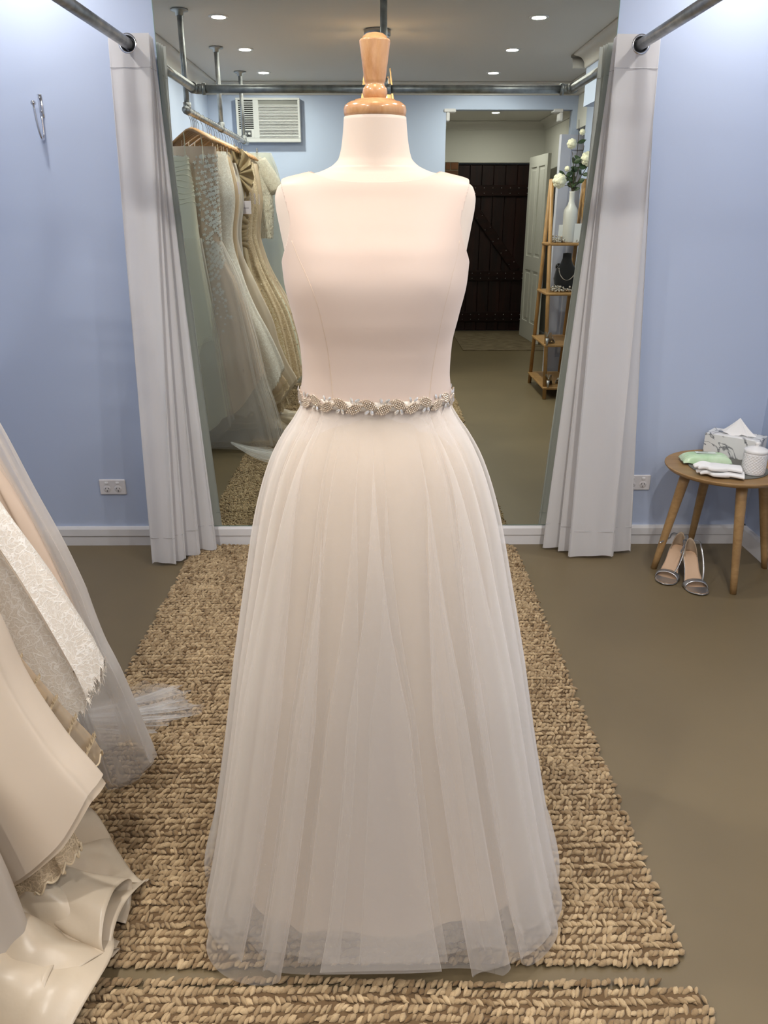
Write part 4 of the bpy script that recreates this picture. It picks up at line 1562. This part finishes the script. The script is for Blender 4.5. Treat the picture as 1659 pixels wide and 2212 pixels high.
for k in range(5):                 # net train spread on the rug towards the mirror
    a0 = math.radians((-20, 2, 16, -6, 8)[k])
    ln, wd = (0.30, 0.36, 0.33, 0.37, 0.31)[k], (0.95, 0.75, 0.55, 0.5, 0.8)[k]
    PT = np.zeros((24, 90, 3))
    f1_, f2_ = rng.uniform(0, 6.28, 2)
    for j in range(24):
        s = j / 23
        for i in range(90):
            w = i / 89 - 0.5
            t_ = w * 17 + 2.0 * math.sin(7 * w + f1_)
            an = a0 + w * wd + 0.03 * s * math.cos(t_)
            r = 0.02 + ln * s * (1 - 0.9 * w * w + 0.05 * math.sin(13 * w + f2_) + 0.02 * math.sin(31 * w + f1_) + 0.012 * math.sin(71 * w))
            zz_ = 0.018 + 0.004 * k + 0.05 * (1 - s) ** 2 + (0.004 + 0.012 * s) * (1 + math.sin(t_)) * (0.7 + 0.3 * math.sin(3 * s + k))
            PT[j, i] = (-0.93 + r * math.cos(an), -1.40 + r * math.sin(an) * 0.8 + 0.11 * s, zz_)
    make('net_train', MB().grid(PT), M_NETW, g)
straps(y, g, M_NUDE, 1.72, 1.825, 0.09)
hanger(y, 'wooden hanger carrying the lace motif tulle gown')

# 3: corded lace gown
y = -1.76
g = gown('corded_lace_gown', 'ivory corded lace gown with fringed scalloped hem', y)
pr = BOD(1.74, 0.14) + [(1.03, RX - 0.20, -0.84, 0.045), (0.87, RX - 0.24, -0.785, 0.045), (0.69, RX - 0.26, -0.70, 0.05), (0.50, RX - 0.30, -0.625, 0.05), (0.0, RX - 0.32, -0.47, 0.055)]
P = gown_pts(y, pr, 7, 0.009, 0.22, 0.53, 151)
cloth('underskirt', P, mat('pale_blush_lining', (248, 234, 218), rough=0.6), g)
q = [(a_, b_ - 0.004, c_ + 0.008, d_ + 0.007) for a_, b_, c_, d_ in pr]
Pl = gown_pts(y, q, 7, 0.009, 0.18, 0.485, 151, nu=420)
sc_ = np.abs(np.sin(np.linspace(0, 2 * PI, 420, endpoint=False) * 26))
Pl[-1, :, 2] -= 0.022 * sc_
Pl[-2, :, 2] -= 0.010 * sc_
cloth('lace_overlay', Pl, M_LACE, g)
fr = MB()
rng = np.random.default_rng(9)
for i in range(0, 420):
    p0 = Pl[-1, i]
    d = np.array([rng.normal(0, 0.004), rng.normal(0, 0.004), -abs(rng.normal(0.012, 0.005))])
    w_ = np.array([0.0009, 0.0009, 0])
    fr.add([p0 - w_, p0 + w_, p0 + d + w_ * 0.3], [(0, 1, 2)])
fo = make('eyelash_fringe', fr, mat('lace_thread', (246, 238, 226), rough=0.9), g, smooth=False)
fo['kind'] = 'stuff'
straps(y, g, M_LACE2, 1.70, 1.82, 0.10)
hanger(y, 'wooden hanger carrying the corded lace gown')

# 4: champagne net gown with embroidered border
y = -1.875
g = gown('embroidered_net_gown', 'champagne net gown with embroidered leaf border at hem', y)
pr = BOD(1.72, 0.14) + [(0.9, RX - 0.22, -0.87, 0.045), (0.65, RX - 0.26, -0.79, 0.05), (0.455, RX - 0.28, -0.69, 0.05), (0.33, RX - 0.30, -0.615, 0.055), (0.0, RX - 0.30, -0.53, 0.06)]
P = gown_pts(y, pr, 8, 0.010, 0.20, 0.46, 171)
cloth('underskirt', P, mat('deep_champagne_satin', (205, 182, 148), rough=0.45), g)
q = [(a_, b_ - 0.004, c_ + 0.010, d_ + 0.008) for a_, b_, c_, d_ in pr]
Pn = gown_pts(y, q, 8, 0.010, 0.10, 0.325, 171, nu=260)
Pn[-1, :, 2] -= 0.016 * np.abs(np.sin(np.linspace(0, 2 * PI, 260, endpoint=False) * 14))
cloth('net_overlay', Pn, M_CNET, g)
# embroidered cords: scroll and leaves along the hem and up the outer edge
em = MB()
nu_ = 260
for i in range(0, nu_, 3):
    for j0, sc0 in ((-2, 1.0), (-4, 0.9), (-6, 0.8), (-8, 0.7), (-10, 0.6)):
        if j0 != -2 and not (i < 50 or i > 220):
            continue
        p = Pn[j0, i]
        du = Pn[j0, (i + 2) % nu_] - Pn[j0, i - 2]
        du /= np.linalg.norm(du) + 1e-9
        up_ = np.array([0, 0, 1.0])
        nr_ = np.cross(du, up_)
        c_ = np.array([(RX - 0.3 + RX + 0.4) / 2, y, p[2]])
        if nr_.dot(p - c_) < 0:
            nr_ = -nr_
        for a_ in ((-0.9, -0.3, 0.3, 0.9) if (i // 3) % 2 else (-0.6, 0.0, 0.6)):
            dd = du * math.sin(a_) + up_ * math.cos(a_)
            sd = np.cross(nr_, dd)
            L = 0.020 * sc0
            em.add([p + nr_ * 0.003, p + dd * L * 0.5 + sd * L * 0.2 + nr_ * 0.005, p + dd * L + nr_ * 0.003, p + dd * L * 0.5 - sd * L * 0.2 + nr_ * 0.005], [(0, 1, 2, 3)])
eo = make('leaf_embroidery', em, mat('cream_embroidery', (240, 222, 190), rough=0.7), g, smooth=False)
eo['kind'] = 'stuff'
make('hem_cord', MB().tube(Pn[-1] + np.array([0, 0, 0.0]), 0.0022, 6, closed=True), mat('cream_embroidery', (240, 222, 190)), g)
straps(y, g, M_CNET, 1.68, 1.82, 0.10)
hanger(y, 'wooden hanger carrying the embroidered champagne gown')
tag_card(RX + 0.10, y + 0.062, 1.42, g)

# 5: champagne satin gown
y = -2.0
g = gown('champagne_satin_gown', 'plain champagne satin gown with wide smooth hem in front of lace', y)
pr = BOD(1.74, 0.13) + [(0.95, RX - 0.20, -0.78, 0.055), (0.733, RX - 0.24, -0.69, 0.06), (0.612, RX - 0.26, -0.664, 0.06), (0.47, RX - 0.28, -0.611, 0.065), (0.355, RX - 0.30, -0.548, 0.065), (0.0, RX - 0.30, -0.42, 0.07)]
P = gown_pts(y, pr, 5, 0.010, 0.11, 0.365, 191, nu=220)
cloth('skirt', P, M_CHAMP, g)
q = [(a_, b_ + 0.006, c_ - 0.006, d_ - 0.006) for a_, b_, c_, d_ in pr]
cloth('lining', gown_pts(y, q, 5, 0.010, 0.10, 0.345, 191, nu=220), mat('cream_lining', (224, 208, 186), rough=0.6), g)
q = [(a_, b_ + 0.05, c_ - 0.13, d_ - 0.015) for a_, b_, c_, d_ in pr]
Pl = gown_pts(y, q, 9, 0.012, 0.03, 0.20, 193, nu=300, nz=30)
Pl[-1, :, 2] -= 0.018 * np.abs(np.sin(np.linspace(0, 2 * PI, 300, endpoint=False) * 20))
cloth('lace_petticoat', Pl, M_LACE2, g)
make('petticoat_trim', MB().tube(Pl[-1], 0.0025, 6, closed=True), mat('cream_embroidery', (240, 222, 190)), g)
straps(y, g, M_CHAMP, 1.70, 1.82, 0.09)
hanger(y, 'wooden hanger carrying the plain champagne satin gown')
tag_card(RX + 0.16, y + 0.075, 1.55, g)

# 6: silver ivory satin gown with its train heaped on the rug
y = -2.13
g = gown('satin_train_gown', 'pearl satin gown with shiny train heaped on the jute rug', y)
pr = BOD(1.70, 0.14) + [(0.9, RX - 0.20, RX + 0.17, 0.05), (0.55, RX - 0.26, RX + 0.265, 0.055), (0.25, RX - 0.28, RX + 0.335, 0.06), (0.0, RX - 0.28, RX + 0.36, 0.06)]
P = gown_pts(y, pr, 6, 0.012, 0.05, 0.085, 201, nu=220)
cloth('skirt', P, M_GREYSAT, g)


def train(name, cx, cy, a0, a1, rad, peak, nf, amp, seed, lift=0.0):
    """satin spread on the floor as a fan; uneven radial folds open into flutes at the hem"""
    rng = np.random.default_rng(seed)
    n, w = 56, 240
    u = np.linspace(0, 1, w)
    ph = rng.uniform(0, 6.28, 8)
    t_ = 2 * PI * nf * u + 1.2 * np.sin(2 * PI * u + ph[0]) + 0.7 * np.sin(2 * PI * 2.3 * u + ph[1]) + ph[2]
    am = amp * (0.75 + 0.45 * np.sin(2 * PI * 1.7 * u + ph[3]))
    ridge = (0.5 + 0.5 * np.sin(t_)) ** 2.0
    R_ = rad * (1 + 0.07 * np.sin(2 * PI * 1.2 * u + ph[4]) + 0.04 * np.sin(2 * PI * 3.1 * u + ph[5]))
    PT = np.zeros((n, w, 3))
    for j in range(n):
        s = j / (n - 1)
        swirl = 0.20 * math.sin(2.2 * s + ph[6]) * (1 - 0.5 * s)
        an = a0 + (a1 - a0) * u + 0.55 / nf * np.cos(t_) * s + swirl
        r = 0.04 + R_ * s * (1 - 0.05 * ridge * s)
        body = peak * (1 - s) ** 1.5 * (1 + 0.25 * np.sin(5 * u + ph[7]))
        fold = am * ridge * math.sin(PI * min(1.0, 0.18 + 0.60 * s))
        crease = 0.007 * np.sin(9 * s + 11 * u + ph[0]) * np.sin(17 * u - 6 * s + ph[1]) + 0.004 * np.sin(23 * s + 19 * u)
        z = 0.020 + lift + body + fold + crease * (0.35 + s * (1 - s) * 2.5)
        PT[j] = np.stack([cx + r * np.cos(an), cy + r * np.sin(an), np.maximum(z, 0.019)], 1)
    o = make(name, MB().grid(PT), M_CHAMP2, g)
    solidify(o, 0.0010)


train('train', -0.90, -2.02, math.radians(72), math.radians(-52), 0.33, 0.17, 4.6, 0.075, 21)
for ap, mo, mw, mh in (((-0.86, -1.93, 0.12), (-0.540, -2.045, 0.050), 0.080, 0.046), ((-0.90, -2.08, 0.08), (-0.600, -2.195, 0.042), 0.075, 0.038)):
    ap, mo = np.array(ap), np.array(mo)
    dv_ = (mo - ap) / np.linalg.norm(mo - ap)
    sd_ = np.cross(dv_, [0, 0, 1.0])
    sd_ /= np.linalg.norm(sd_)
    up_ = np.cross(sd_, dv_)
    PT = np.zeros((30, 48, 3))
    for j in range(30):
        s = j / 29
        for i in range(48):
            a_ = math.radians(-75) + math.radians(330) * i / 47
            wv = 1 + 0.10 * math.sin(3 * a_ + 4 * s) + 0.05 * math.sin(5 * a_ - 7 * s)
            k_ = 0.10 + 0.90 * s ** 0.9
            PT[j, i] = ap + (mo - ap) * s + sd_ * math.cos(a_) * mw * k_ * wv + up_ * math.sin(a_) * mh * k_ * wv + dv_ * 0.035 * math.cos(a_ + 0.6) * s
    PT[:, :, 2] = np.maximum(PT[:, :, 2], 0.0195)
    o = make('hem_flute', MB().grid(PT), M_CHAMP2, g)
    solidify(o, 0.001)
train('train', -0.93, -2.17, math.radians(35), math.radians(-70), 0.345, 0.12, 3.6, 0.050, 8, 0.004)
straps(y, g, M_GREYSAT, 1.66, 1.82, 0.09)
hanger(y, 'wooden hanger carrying the pearl satin train gown')

# 7: taupe chiffon gown with a big fabric flower
y = -2.30
g = gown('taupe_chiffon_gown', 'taupe ruched chiffon gown with large fabric flower on one shoulder', y)
pr = BOD(1.62, 0.16) + [(0.9, RX - 0.20, RX + 0.20, 0.06), (0.4, RX - 0.26, RX + 0.30, 0.08), (0.0, RX - 0.28, RX + 0.36, 0.09)]
P = gown_pts(y, pr, 12, 0.014, 0.10, 0.30, 221)
cloth('skirt', P, mat('pale_taupe_chiffon', (196, 178, 146), rough=0.6), g)
rc = MB()
for k in range(13):
    z = 1.20 + k * 0.033
    L_, R_, T_ = interp(z, [0.9, 1.27, 1.50, 1.62], [RX - 0.2, RX - 0.14, RX - 0.175, RX - 0.16]), interp(z, [0.9, 1.27, 1.50, 1.62], [RX + 0.2, RX + 0.145, RX + 0.175, RX + 0.16]), interp(z, [0.9, 1.27, 1.5, 1.62], [0.06, 0.045, 0.055, 0.035])
    a = np.linspace(0, 2 * PI, 44, endpoint=False)
    pts = np.stack([(L_ + R_) / 2 + (R_ - L_) / 2 * np.sign(np.cos(a)) * np.abs(np.cos(a)) ** 0.78, y + (T_ + 0.004) * np.sign(np.sin(a)) * np.abs(np.sin(a)) ** 0.78, z + 0.014 * np.sin(2 * a + k)], 1)
    rc.tube(pts, 0.018, 8, closed=True)
make('ruched_bodice', rc, M_TAUPE, g)
for k in range(7):
    a0 = 2 * PI * k / 7
    PT = np.zeros((9, 13, 3))
    for j in range(9):
        s = j / 8
        for i in range(13):
            w = (i / 12 - 0.5) * 1.9
            r = 0.02 + 0.115 * s
            PT[j, i] = (RX + 0.13 + r * math.cos(a0 + w * 0.55) * 0.75, y + 0.07 + 0.03 * math.sin(6 * w + k) * s + 0.03 * (1 - s), 1.64 + r * math.sin(a0 + w * 0.55) * 1.15)
    make('flower_petal', MB().grid(PT), M_TAUPE, g)
straps(y, g, M_TAUPE, 1.58, 1.82, 0.12)
hanger(y, 'wooden hanger carrying the taupe chiffon gown')
tag_card(RX + 0.17, y + 0.09, 1.44, g, 0.075, 0.08)

# 8 to 10: beaded and lace gowns towards the rear wall
for y, nm, lb, m1, m2, xr0, sd in ((-2.50, 'beaded_gown', 'champagne gown covered in tiny beads, beside the taupe gown', M_BEADED, M_LACE2, 0.40, 241),
                                   (-2.72, 'cap_sleeve_gown', 'cream lace gown with sheer cap sleeves, past the middle pole', M_G1, M_LACE2, 0.42, 251),
                                   (-2.92, 'sequin_net_gown', 'champagne net gown with sequin trim, close to the fur stole', M_CHAMP, M_CNET, 0.42, 261)):
    g = gown(nm, lb, y)
    pr = BOD(1.74, 0.15) + [(1.1, RX - 0.18, RX + 0.18, 0.05), (0.67, RX - 0.24, RX + xr0 - 0.05, 0.06), (0.30, RX - 0.28, RX + xr0 + 0.02, 0.065), (0.0, RX - 0.28, RX + xr0 + 0.06, 0.07)]
    P = gown_pts(y, pr, 9, 0.014, 0.10, 0.32, sd)
    cloth('skirt', P, m1, g)
    q = [(a_, b_ - 0.006, c_ + 0.012, d_ + 0.01) for a_, b_, c_, d_ in pr]
    cloth('overlay', gown_pts(y, q, 11, 0.016, 0.06, 0.26, sd + 1, nu=260), m2, g)
    motifs(P, mat('sequin', (226, 214, 190), rough=0.2, metal=0.5), g, (4, 50), (0, 80), 220, 0.010, sd, 'sequins')
    straps(y, g, m2 if m2 is not M_CNET else M_CHAMP, 1.70, 1.82, 0.10)
    tag_card(RX + 0.15, y + 0.08, 1.50, g)
    hanger(y, 'wooden hanger carrying the ' + {'beaded_gown': 'beaded champagne gown', 'cap_sleeve_gown': 'cap sleeve lace gown', 'sequin_net_gown': 'sequin trimmed net gown'}[nm])

# fur stole and veil at the far end
y = -3.10
st = thing('fur_stole', 'cream fur stole with short sleeve hanging on the rack', 'stole', (RX, y, 1.2), 'gowns on the pipe rack')
P = gown_pts(y, [(1.80, RX - 0.16, RX + 0.16, 0.05), (1.70, RX - 0.20, RX + 0.22, 0.07), (1.45, RX - 0.20, RX + 0.24, 0.075), (1.15, RX - 0.19, RX + 0.22, 0.06)], 5, 0.006, 1.25, 1.22, 301)
M_FUR = mat('cream_fur', (238, 232, 214), rough=1.0, sheen=0.6, bump=(260, 1.0, 0.01), var=(60, (222, 212, 190), 0.35, 0.65))
cloth('body', P + RNG.normal(0, 0.002, P.shape), M_FUR, st)
sv = np.linspace(0, 1, 12)[:, None]
make('sleeve', MB().tube(np.array([RX + 0.15, y, 1.76]) + sv * np.array([0.13, 0.02, -0.20]), interp(sv[:, 0], [0, 0.5, 1], [0.06, 0.065, 0.055]), 16), M_FUR, st)
hanger(y, 'wooden hanger under the cream fur stole')
y = -3.32
vl = thing('long_veil', 'long sheer ivory veil clipped at the far end of rack', 'veil', (RX, y, 0.02), 'gowns on the pipe rack')
pr = [(1.84, RX + 0.02, RX + 0.20, 0.02), (1.70, RX - 0.05, RX + 0.25, 0.03), (1.3, RX - 0.1, RX + 0.31, 0.05), (0.8, RX - 0.15, RX + 0.37, 0.07), (0.0, RX - 0.2, RX + 0.44, 0.09)]
for k in range(2):
    cloth('veil_layer', gown_pts(y, [(a_, b_, c_ + 0.015 * k, d_ + 0.006 * k) for a_, b_, c_, d_ in pr], 13, 0.018, 0.05, 0.10 + 0.03 * k, 311 + k, nu=240), M_IVNET, vl)
make('clip', MB().box((RX + 0.10, y - 0.008, 1.82), (RX + 0.115, y + 0.008, 1.87), 0.003), M_STEEL, vl)
hanger(y, 'wooden clip hanger holding the long veil')
for k, yy in enumerate((-1.61, -1.71)):
    hanger(yy, ('empty wooden hanger between the plain ivory and lace motif gowns', 'empty wooden hanger between the lace motif and corded lace gowns')[k], 0.64)

spare = hanger(-2.06, 'spare wooden hanger between the champagne satin and pearl satin gowns')
for yy, lb in ((-2.22, 'between the pearl satin and taupe chiffon gowns'), (-2.40, 'between the taupe chiffon and beaded gowns'), (-2.61, 'between the beaded and cap sleeve gowns'),
               (-2.82, 'between the cap sleeve and sequin net gowns'), (-3.01, 'between the sequin net gown and fur stole'), (-3.21, 'between the fur stole and long veil')):
    c = copy_tree(spare)
    c.location = (RX, yy, RKZ)
    c['label'] = 'spare wooden hanger ' + lb

# ------------------------------------------------------------------ window air conditioner on the rear wall
ac = thing('air_conditioner', 'white box air conditioner with louvred grilles on the blue wall', 'air conditioner', (-0.9, Y_REAR, 1.95))
x0, x1, z0, z1, yf = -1.16, -0.636, 1.955, 2.283, Y_REAR + 0.07
M_ACP = mat('ac_plastic', (224, 224, 222), rough=0.4)
body = MB().box((x0, Y_REAR + 0.0005, z0), (x1, yf - 0.012, z1), 0.006)
for a_, b_ in (((x0, z0), (x1, z0 + 0.03)), ((x0, z1 - 0.016), (x1, z1)), ((x0, z0 + 0.03), (x0 + 0.02, z1 - 0.016)), ((x1 - 0.018, z0 + 0.03), (x1, z1 - 0.016)), ((x0 + 0.14, z0 + 0.03), (x0 + 0.185, z1 - 0.016)), ((x0 + 0.02, z0 + 0.03), (x0 + 0.14, z0 + 0.10))):
    body.box((a_[0], yf - 0.014, a_[1]), (b_[0], yf, b_[1]), 0.003)
make('casing', body, M_ACP, ac, smooth=False)
make('grille_back', MB().box((x0 + 0.02, yf - 0.012, z0 + 0.10), (x0 + 0.14, yf - 0.0115, z1 - 0.016)), M_DARK, ac, smooth=False)
make('filter_back', MB().box((x0 + 0.185, yf - 0.012, z0 + 0.03), (x1 - 0.018, yf - 0.0115, z1 - 0.016)), mat('ac_filter', (120, 120, 116), rough=0.8), ac, smooth=False)
for k in range(13):
    z = z0 + 0.108 + k * 0.0155
    make('slat', MB().box((x0 + 0.02, yf - 0.011, z), (x0 + 0.14, yf - 0.002, z + 0.006)), M_ACP, ac, smooth=False)
for k in range(22):
    z = z0 + 0.035 + k * 0.0112
    make('slat', MB().box((x0 + 0.185, yf - 0.011, z), (x1 - 0.018, yf - 0.002, z + 0.0065)), M_ACP, ac, smooth=False)
cp = make('control_panel', MB().box((x0 + 0.05, yf - 0.001, z0 + 0.038), (x0 + 0.12, yf + 0.001, z0 + 0.088)), mat('ac_control', (70, 72, 74), rough=0.5), ac, smooth=False)
for k in range(2):
    make('knob', MB().lathe([(0.011, 0.0), (0.010, 0.012), (0, 0.012)], (x0 + 0.068 + k * 0.034, yf + 0.001, z0 + 0.063), 16, 'y'), M_ACP, cp)

# ------------------------------------------------------------------ A-frame shelf with its things
sh = thing('ladder_shelf', 'bamboo A-frame shelf with four boards against the wall', 'shelf', (1.47, -3.25, 0))
XA, XB = 1.345, 1.60
YA, YB, YT, ZTOP = -2.93, -3.58, -3.255, 1.65
for x in (XA, XB):
    for yb in (YA, YB):
        d = 0.014 if yb == YA else -0.014
        make('post', MB().tube([(x, yb, 0.0), (x, YT + d, ZTOP)], 0.016, 8), M_BAMBOO, sh)
SHZ = (1.19, 0.82, 0.43, 0.10)
for z in SHZ:
    fr_ = 1 - z / ZTOP
    ya, yb = YT + (YA - YT) * fr_, YT + (YB - YT) * fr_
    make('shelf_board', MB().box((XA - 0.02, yb - 0.03, z - 0.022), (XB + 0.02, ya + 0.03, z), 0.006), M_BAMBOO, sh, smooth=False)

vz = thing('bottle_vase', 'white glazed bottle vase on the top shelf board', 'vase', (1.50, -3.20, 1.19))
make('vase_body', MB().lathe([(0.0, 0.0), (0.05, 0.0), (0.055, 0.008), (0.055, 0.22), (0.05, 0.245), (0.03, 0.275), (0.021, 0.30), (0.0195, 0.36), (0.023, 0.372), (0.018, 0.372), (0.016, 0.30)], (1.50, -3.20, 1.1905), 36), mat('white_glaze', (216, 214, 208), rough=0.2), vz)
fl = thing('camellia_branch', 'artificial branch with cream flowers standing in the white vase', 'flowers', (1.50, -3.20, 1.52))
M_LEAF = mat('dark_green_leaf', (46, 66, 38), rough=0.45, var=(30, (62, 84, 46), 0.4, 0.6))
M_STEM = mat('brown_stem', (70, 62, 44), rough=0.7)
M_PETAL = mat('cream_petal', (238, 234, 206), rough=0.7)
B = np.array([1.50, -3.20, 1.50])
tips = [((-0.11, 0.03, 0.20)), ((0.05, 0.04, 0.38)), ((0.01, -0.02, 0.56)), ((-0.04, 0.05, 0.34)), ((0.13, 0.03, 0.30)), ((-0.07, -0.03, 0.10))]
rng = np.random.default_rng(4)
for k, tp in enumerate(tips):
    tp = np.array(tp)
    c = bez(B, B + np.array([0, 0, 0.12]), B + tp * 0.6 + np.array([0.02, 0, 0.05]), B + tp, 12)
    make('stem', MB().tube(c, np.linspace(0.004, 0.002, 12), 7), M_STEM, fl)
    for q in range(5):
        p0 = c[4 + q + (q % 2)]
        a_ = rng.uniform(0, 6.28)
        dv_ = np.array([math.cos(a_), math.sin(a_) * 0.6, rng.uniform(-0.2, 0.7)])
        dv_ /= np.linalg.norm(dv_)
        sd_ = np.cross(dv_, np.array([0.2, 1, 0.3]))
        sd_ /= np.linalg.norm(sd_)
        nn_ = np.cross(dv_, sd_)
        L, W_ = rng.uniform(0.05, 0.075), rng.uniform(0.014, 0.02)
        PL = np.zeros((6, 3, 3))
        for j in range(6):
            s = j / 5
            wv = W_ * math.sin(PI * min(max(s, 0.02), 0.99)) ** 0.8
            for i in range(3):
                PL[j, i] = p0 + dv_ * L * s + sd_ * wv * (i - 1) + nn_ * (0.006 * abs(i - 1) - 0.01 * s * s)
        make('leaf', MB().grid(PL), M_LEAF, fl)
for k, (tp, r) in enumerate((((-0.115, 0.05, 0.205 - 0.07), 0.052), ((0.085, 0.05, 0.29), 0.05), ((-0.045, 0.06, 0.39), 0.036), ((0.03, 0.05, 0.47), 0.022), ((-0.06, 0.04, 0.22), 0.02))):
    fb = MB()
    cc = B + np.array(tp)
    for ring, (nn_, rr) in enumerate(((8, 1.0), (7, 0.75), (5, 0.5), (3, 0.28))):
        for q in range(nn_):
            a_ = 2 * PI * q / nn_ + ring * 0.4
            fb.ball(cc + np.array([math.cos(a_) * r * rr * 0.65, 0.012 * (3 - ring) * -0.3 + ring * 0.006 * 1.0, math.sin(a_) * r * rr * 0.65]), r * 0.42, 8, 6, (1, 0.55, 1))
    make('blossom', fb, M_PETAL, fl)

# cards, jewellery, bust and shoes on the boards
for k, (x, yy, w, h, lb) in enumerate(((1.44, -3.19, 0.05, 0.13, 'narrow white card standing on the top shelf board'), (1.55, -3.155, 0.09, 0.14, 'white framed notice card before the vase'))):
    cd = thing('display_card', lb, 'card', (x, yy, 1.19), 'cards on the shelf')
    make('card', MB().box((x - w / 2, yy - 0.002, 1.1905), (x + w / 2, yy + 0.002, 1.1905 + h), 0.001), mat('card_white', (222, 222, 220), rough=0.4), cd, smooth=False)
    make('easel_back', MB().box((x - 0.008, yy - 0.030, 1.1905), (x + 0.008, yy - 0.002, 1.20)), M_STEEL, cd, smooth=False)
M_GEM = mat('silver_gem', (206, 198, 186), rough=0.2, metal=0.7)
for z, lb, sd in ((1.19, 'heap of pearl and crystal hair combs on the top shelf board', 1), (0.82, 'heap of silver hair combs on the second shelf board', 2)):
    rng = np.random.default_rng(sd)
    gm = MB()
    for _ in range(150):
        x, yy = rng.uniform(XA + 0.01, 1.60), YT + rng.uniform(0.03, 0.10 if z > 1 else 0.16)
        gm.ball((x, yy, z + 0.006 + abs(rng.normal(0, 0.018))), rng.uniform(0.005, 0.011), 6, 4)
    o = make('hair_combs', gm, M_GEM)
    tag(o, lb, 'jewellery', kind='stuff')
bs = thing('jewellery_bust', 'black velvet necklace bust on the second shelf board', 'bust', (1.50, -3.20, 0.82))
make('bust', MB().lathe([(0.0, 0.0), (0.07, 0.0), (0.085, 0.03), (0.095, 0.10), (0.08, 0.17), (0.05, 0.21), (0.035, 0.25), (0.033, 0.29), (0, 0.295)], (1.50, -3.20, 0.8205), 30).transform(lambda v: np.stack([v[:, 0], -3.20 + (v[:, 1] + 3.20) * 0.6, v[:, 2]], 1)), mat('black_velvet', (14, 13, 16), rough=0.95, sheen=0.3), bs)
a = np.linspace(0.2, PI - 0.2, 26)
nk = MB()
for t_ in a:
    nk.ball((1.50 + 0.07 * math.cos(t_), -3.20 + 0.052, 0.82 + 0.20 - 0.11 * math.sin(t_)), 0.005, 6, 4)
make('necklace', nk, M_GEM, bs)['kind'] = 'stuff'


def pump(x, yy, z, rz, label):
    o = thing('bridal_shoe', label, 'shoe', (x, yy, z), 'shoes on the shelf')
    o.rotation_euler = (0, 0, rz)
    s = np.linspace(0, 1, 20)
    P = np.zeros((20, 14, 3))
    hw_ = interp(s, [0, 0.06, 0.25, 0.5, 0.8, 1], [0.006, 0.022, 0.036, 0.026, 0.027, 0.008])
    zb = interp(s, [0, 0.3, 0.6, 0.85, 1], [0.002, 0.002, 0.03, 0.055, 0.056])
    up_ = interp(s, [0, 0.1, 0.3, 0.5, 0.8, 1], [0.01, 0.024, 0.034, 0.022, 0.042, 0.05])
    for j in range(20):
        for i in range(14):
            a_ = PI * i / 13
            P[j, i] = (hw_[j] * math.cos(a_), 0.21 * s[j], zb[j] + up_[j] * (math.sin(a_) if s[j] < 0.34 else abs(math.cos(a_)) ** 0.7))
    u_ = make('upper', MB().grid(P), M_SILVER, o, local=True)
    solidify(u_, 0.002)
    make('heel', MB().tube([(0, 0.19, 0.055), (0, 0.197, 0.0)], [0.014, 0.006], 10), M_SILVER, o, local=True)
    make('bow', MB().ball((0, 0.04, 0.036), 0.013, 8, 6, (1.6, 0.7, 0.8)), M_GEM, o, local=True)
    return o


pump(1.40, -3.10, 0.1005, 0.2, 'silver bow shoe at the open end of the lowest shelf board')
pump(1.49, -3.12, 0.1005, 0.0, 'silver bow shoe second along the lowest shelf board')
pump(1.54, -3.12, 0.4305, -0.1, 'silver bow shoe beside the comb box on the third shelf board')
pump(1.41, -3.12, 0.4305, 0.4, 'silver bow shoe at the open end of the third shelf board')

for _m in bpy.data.materials:
    if _m.name in ('lit_lens', 'lit_bulb'):      # the lamps inside give the light; their faces only glow
        _m.cycles.emission_sampling = 'NONE'
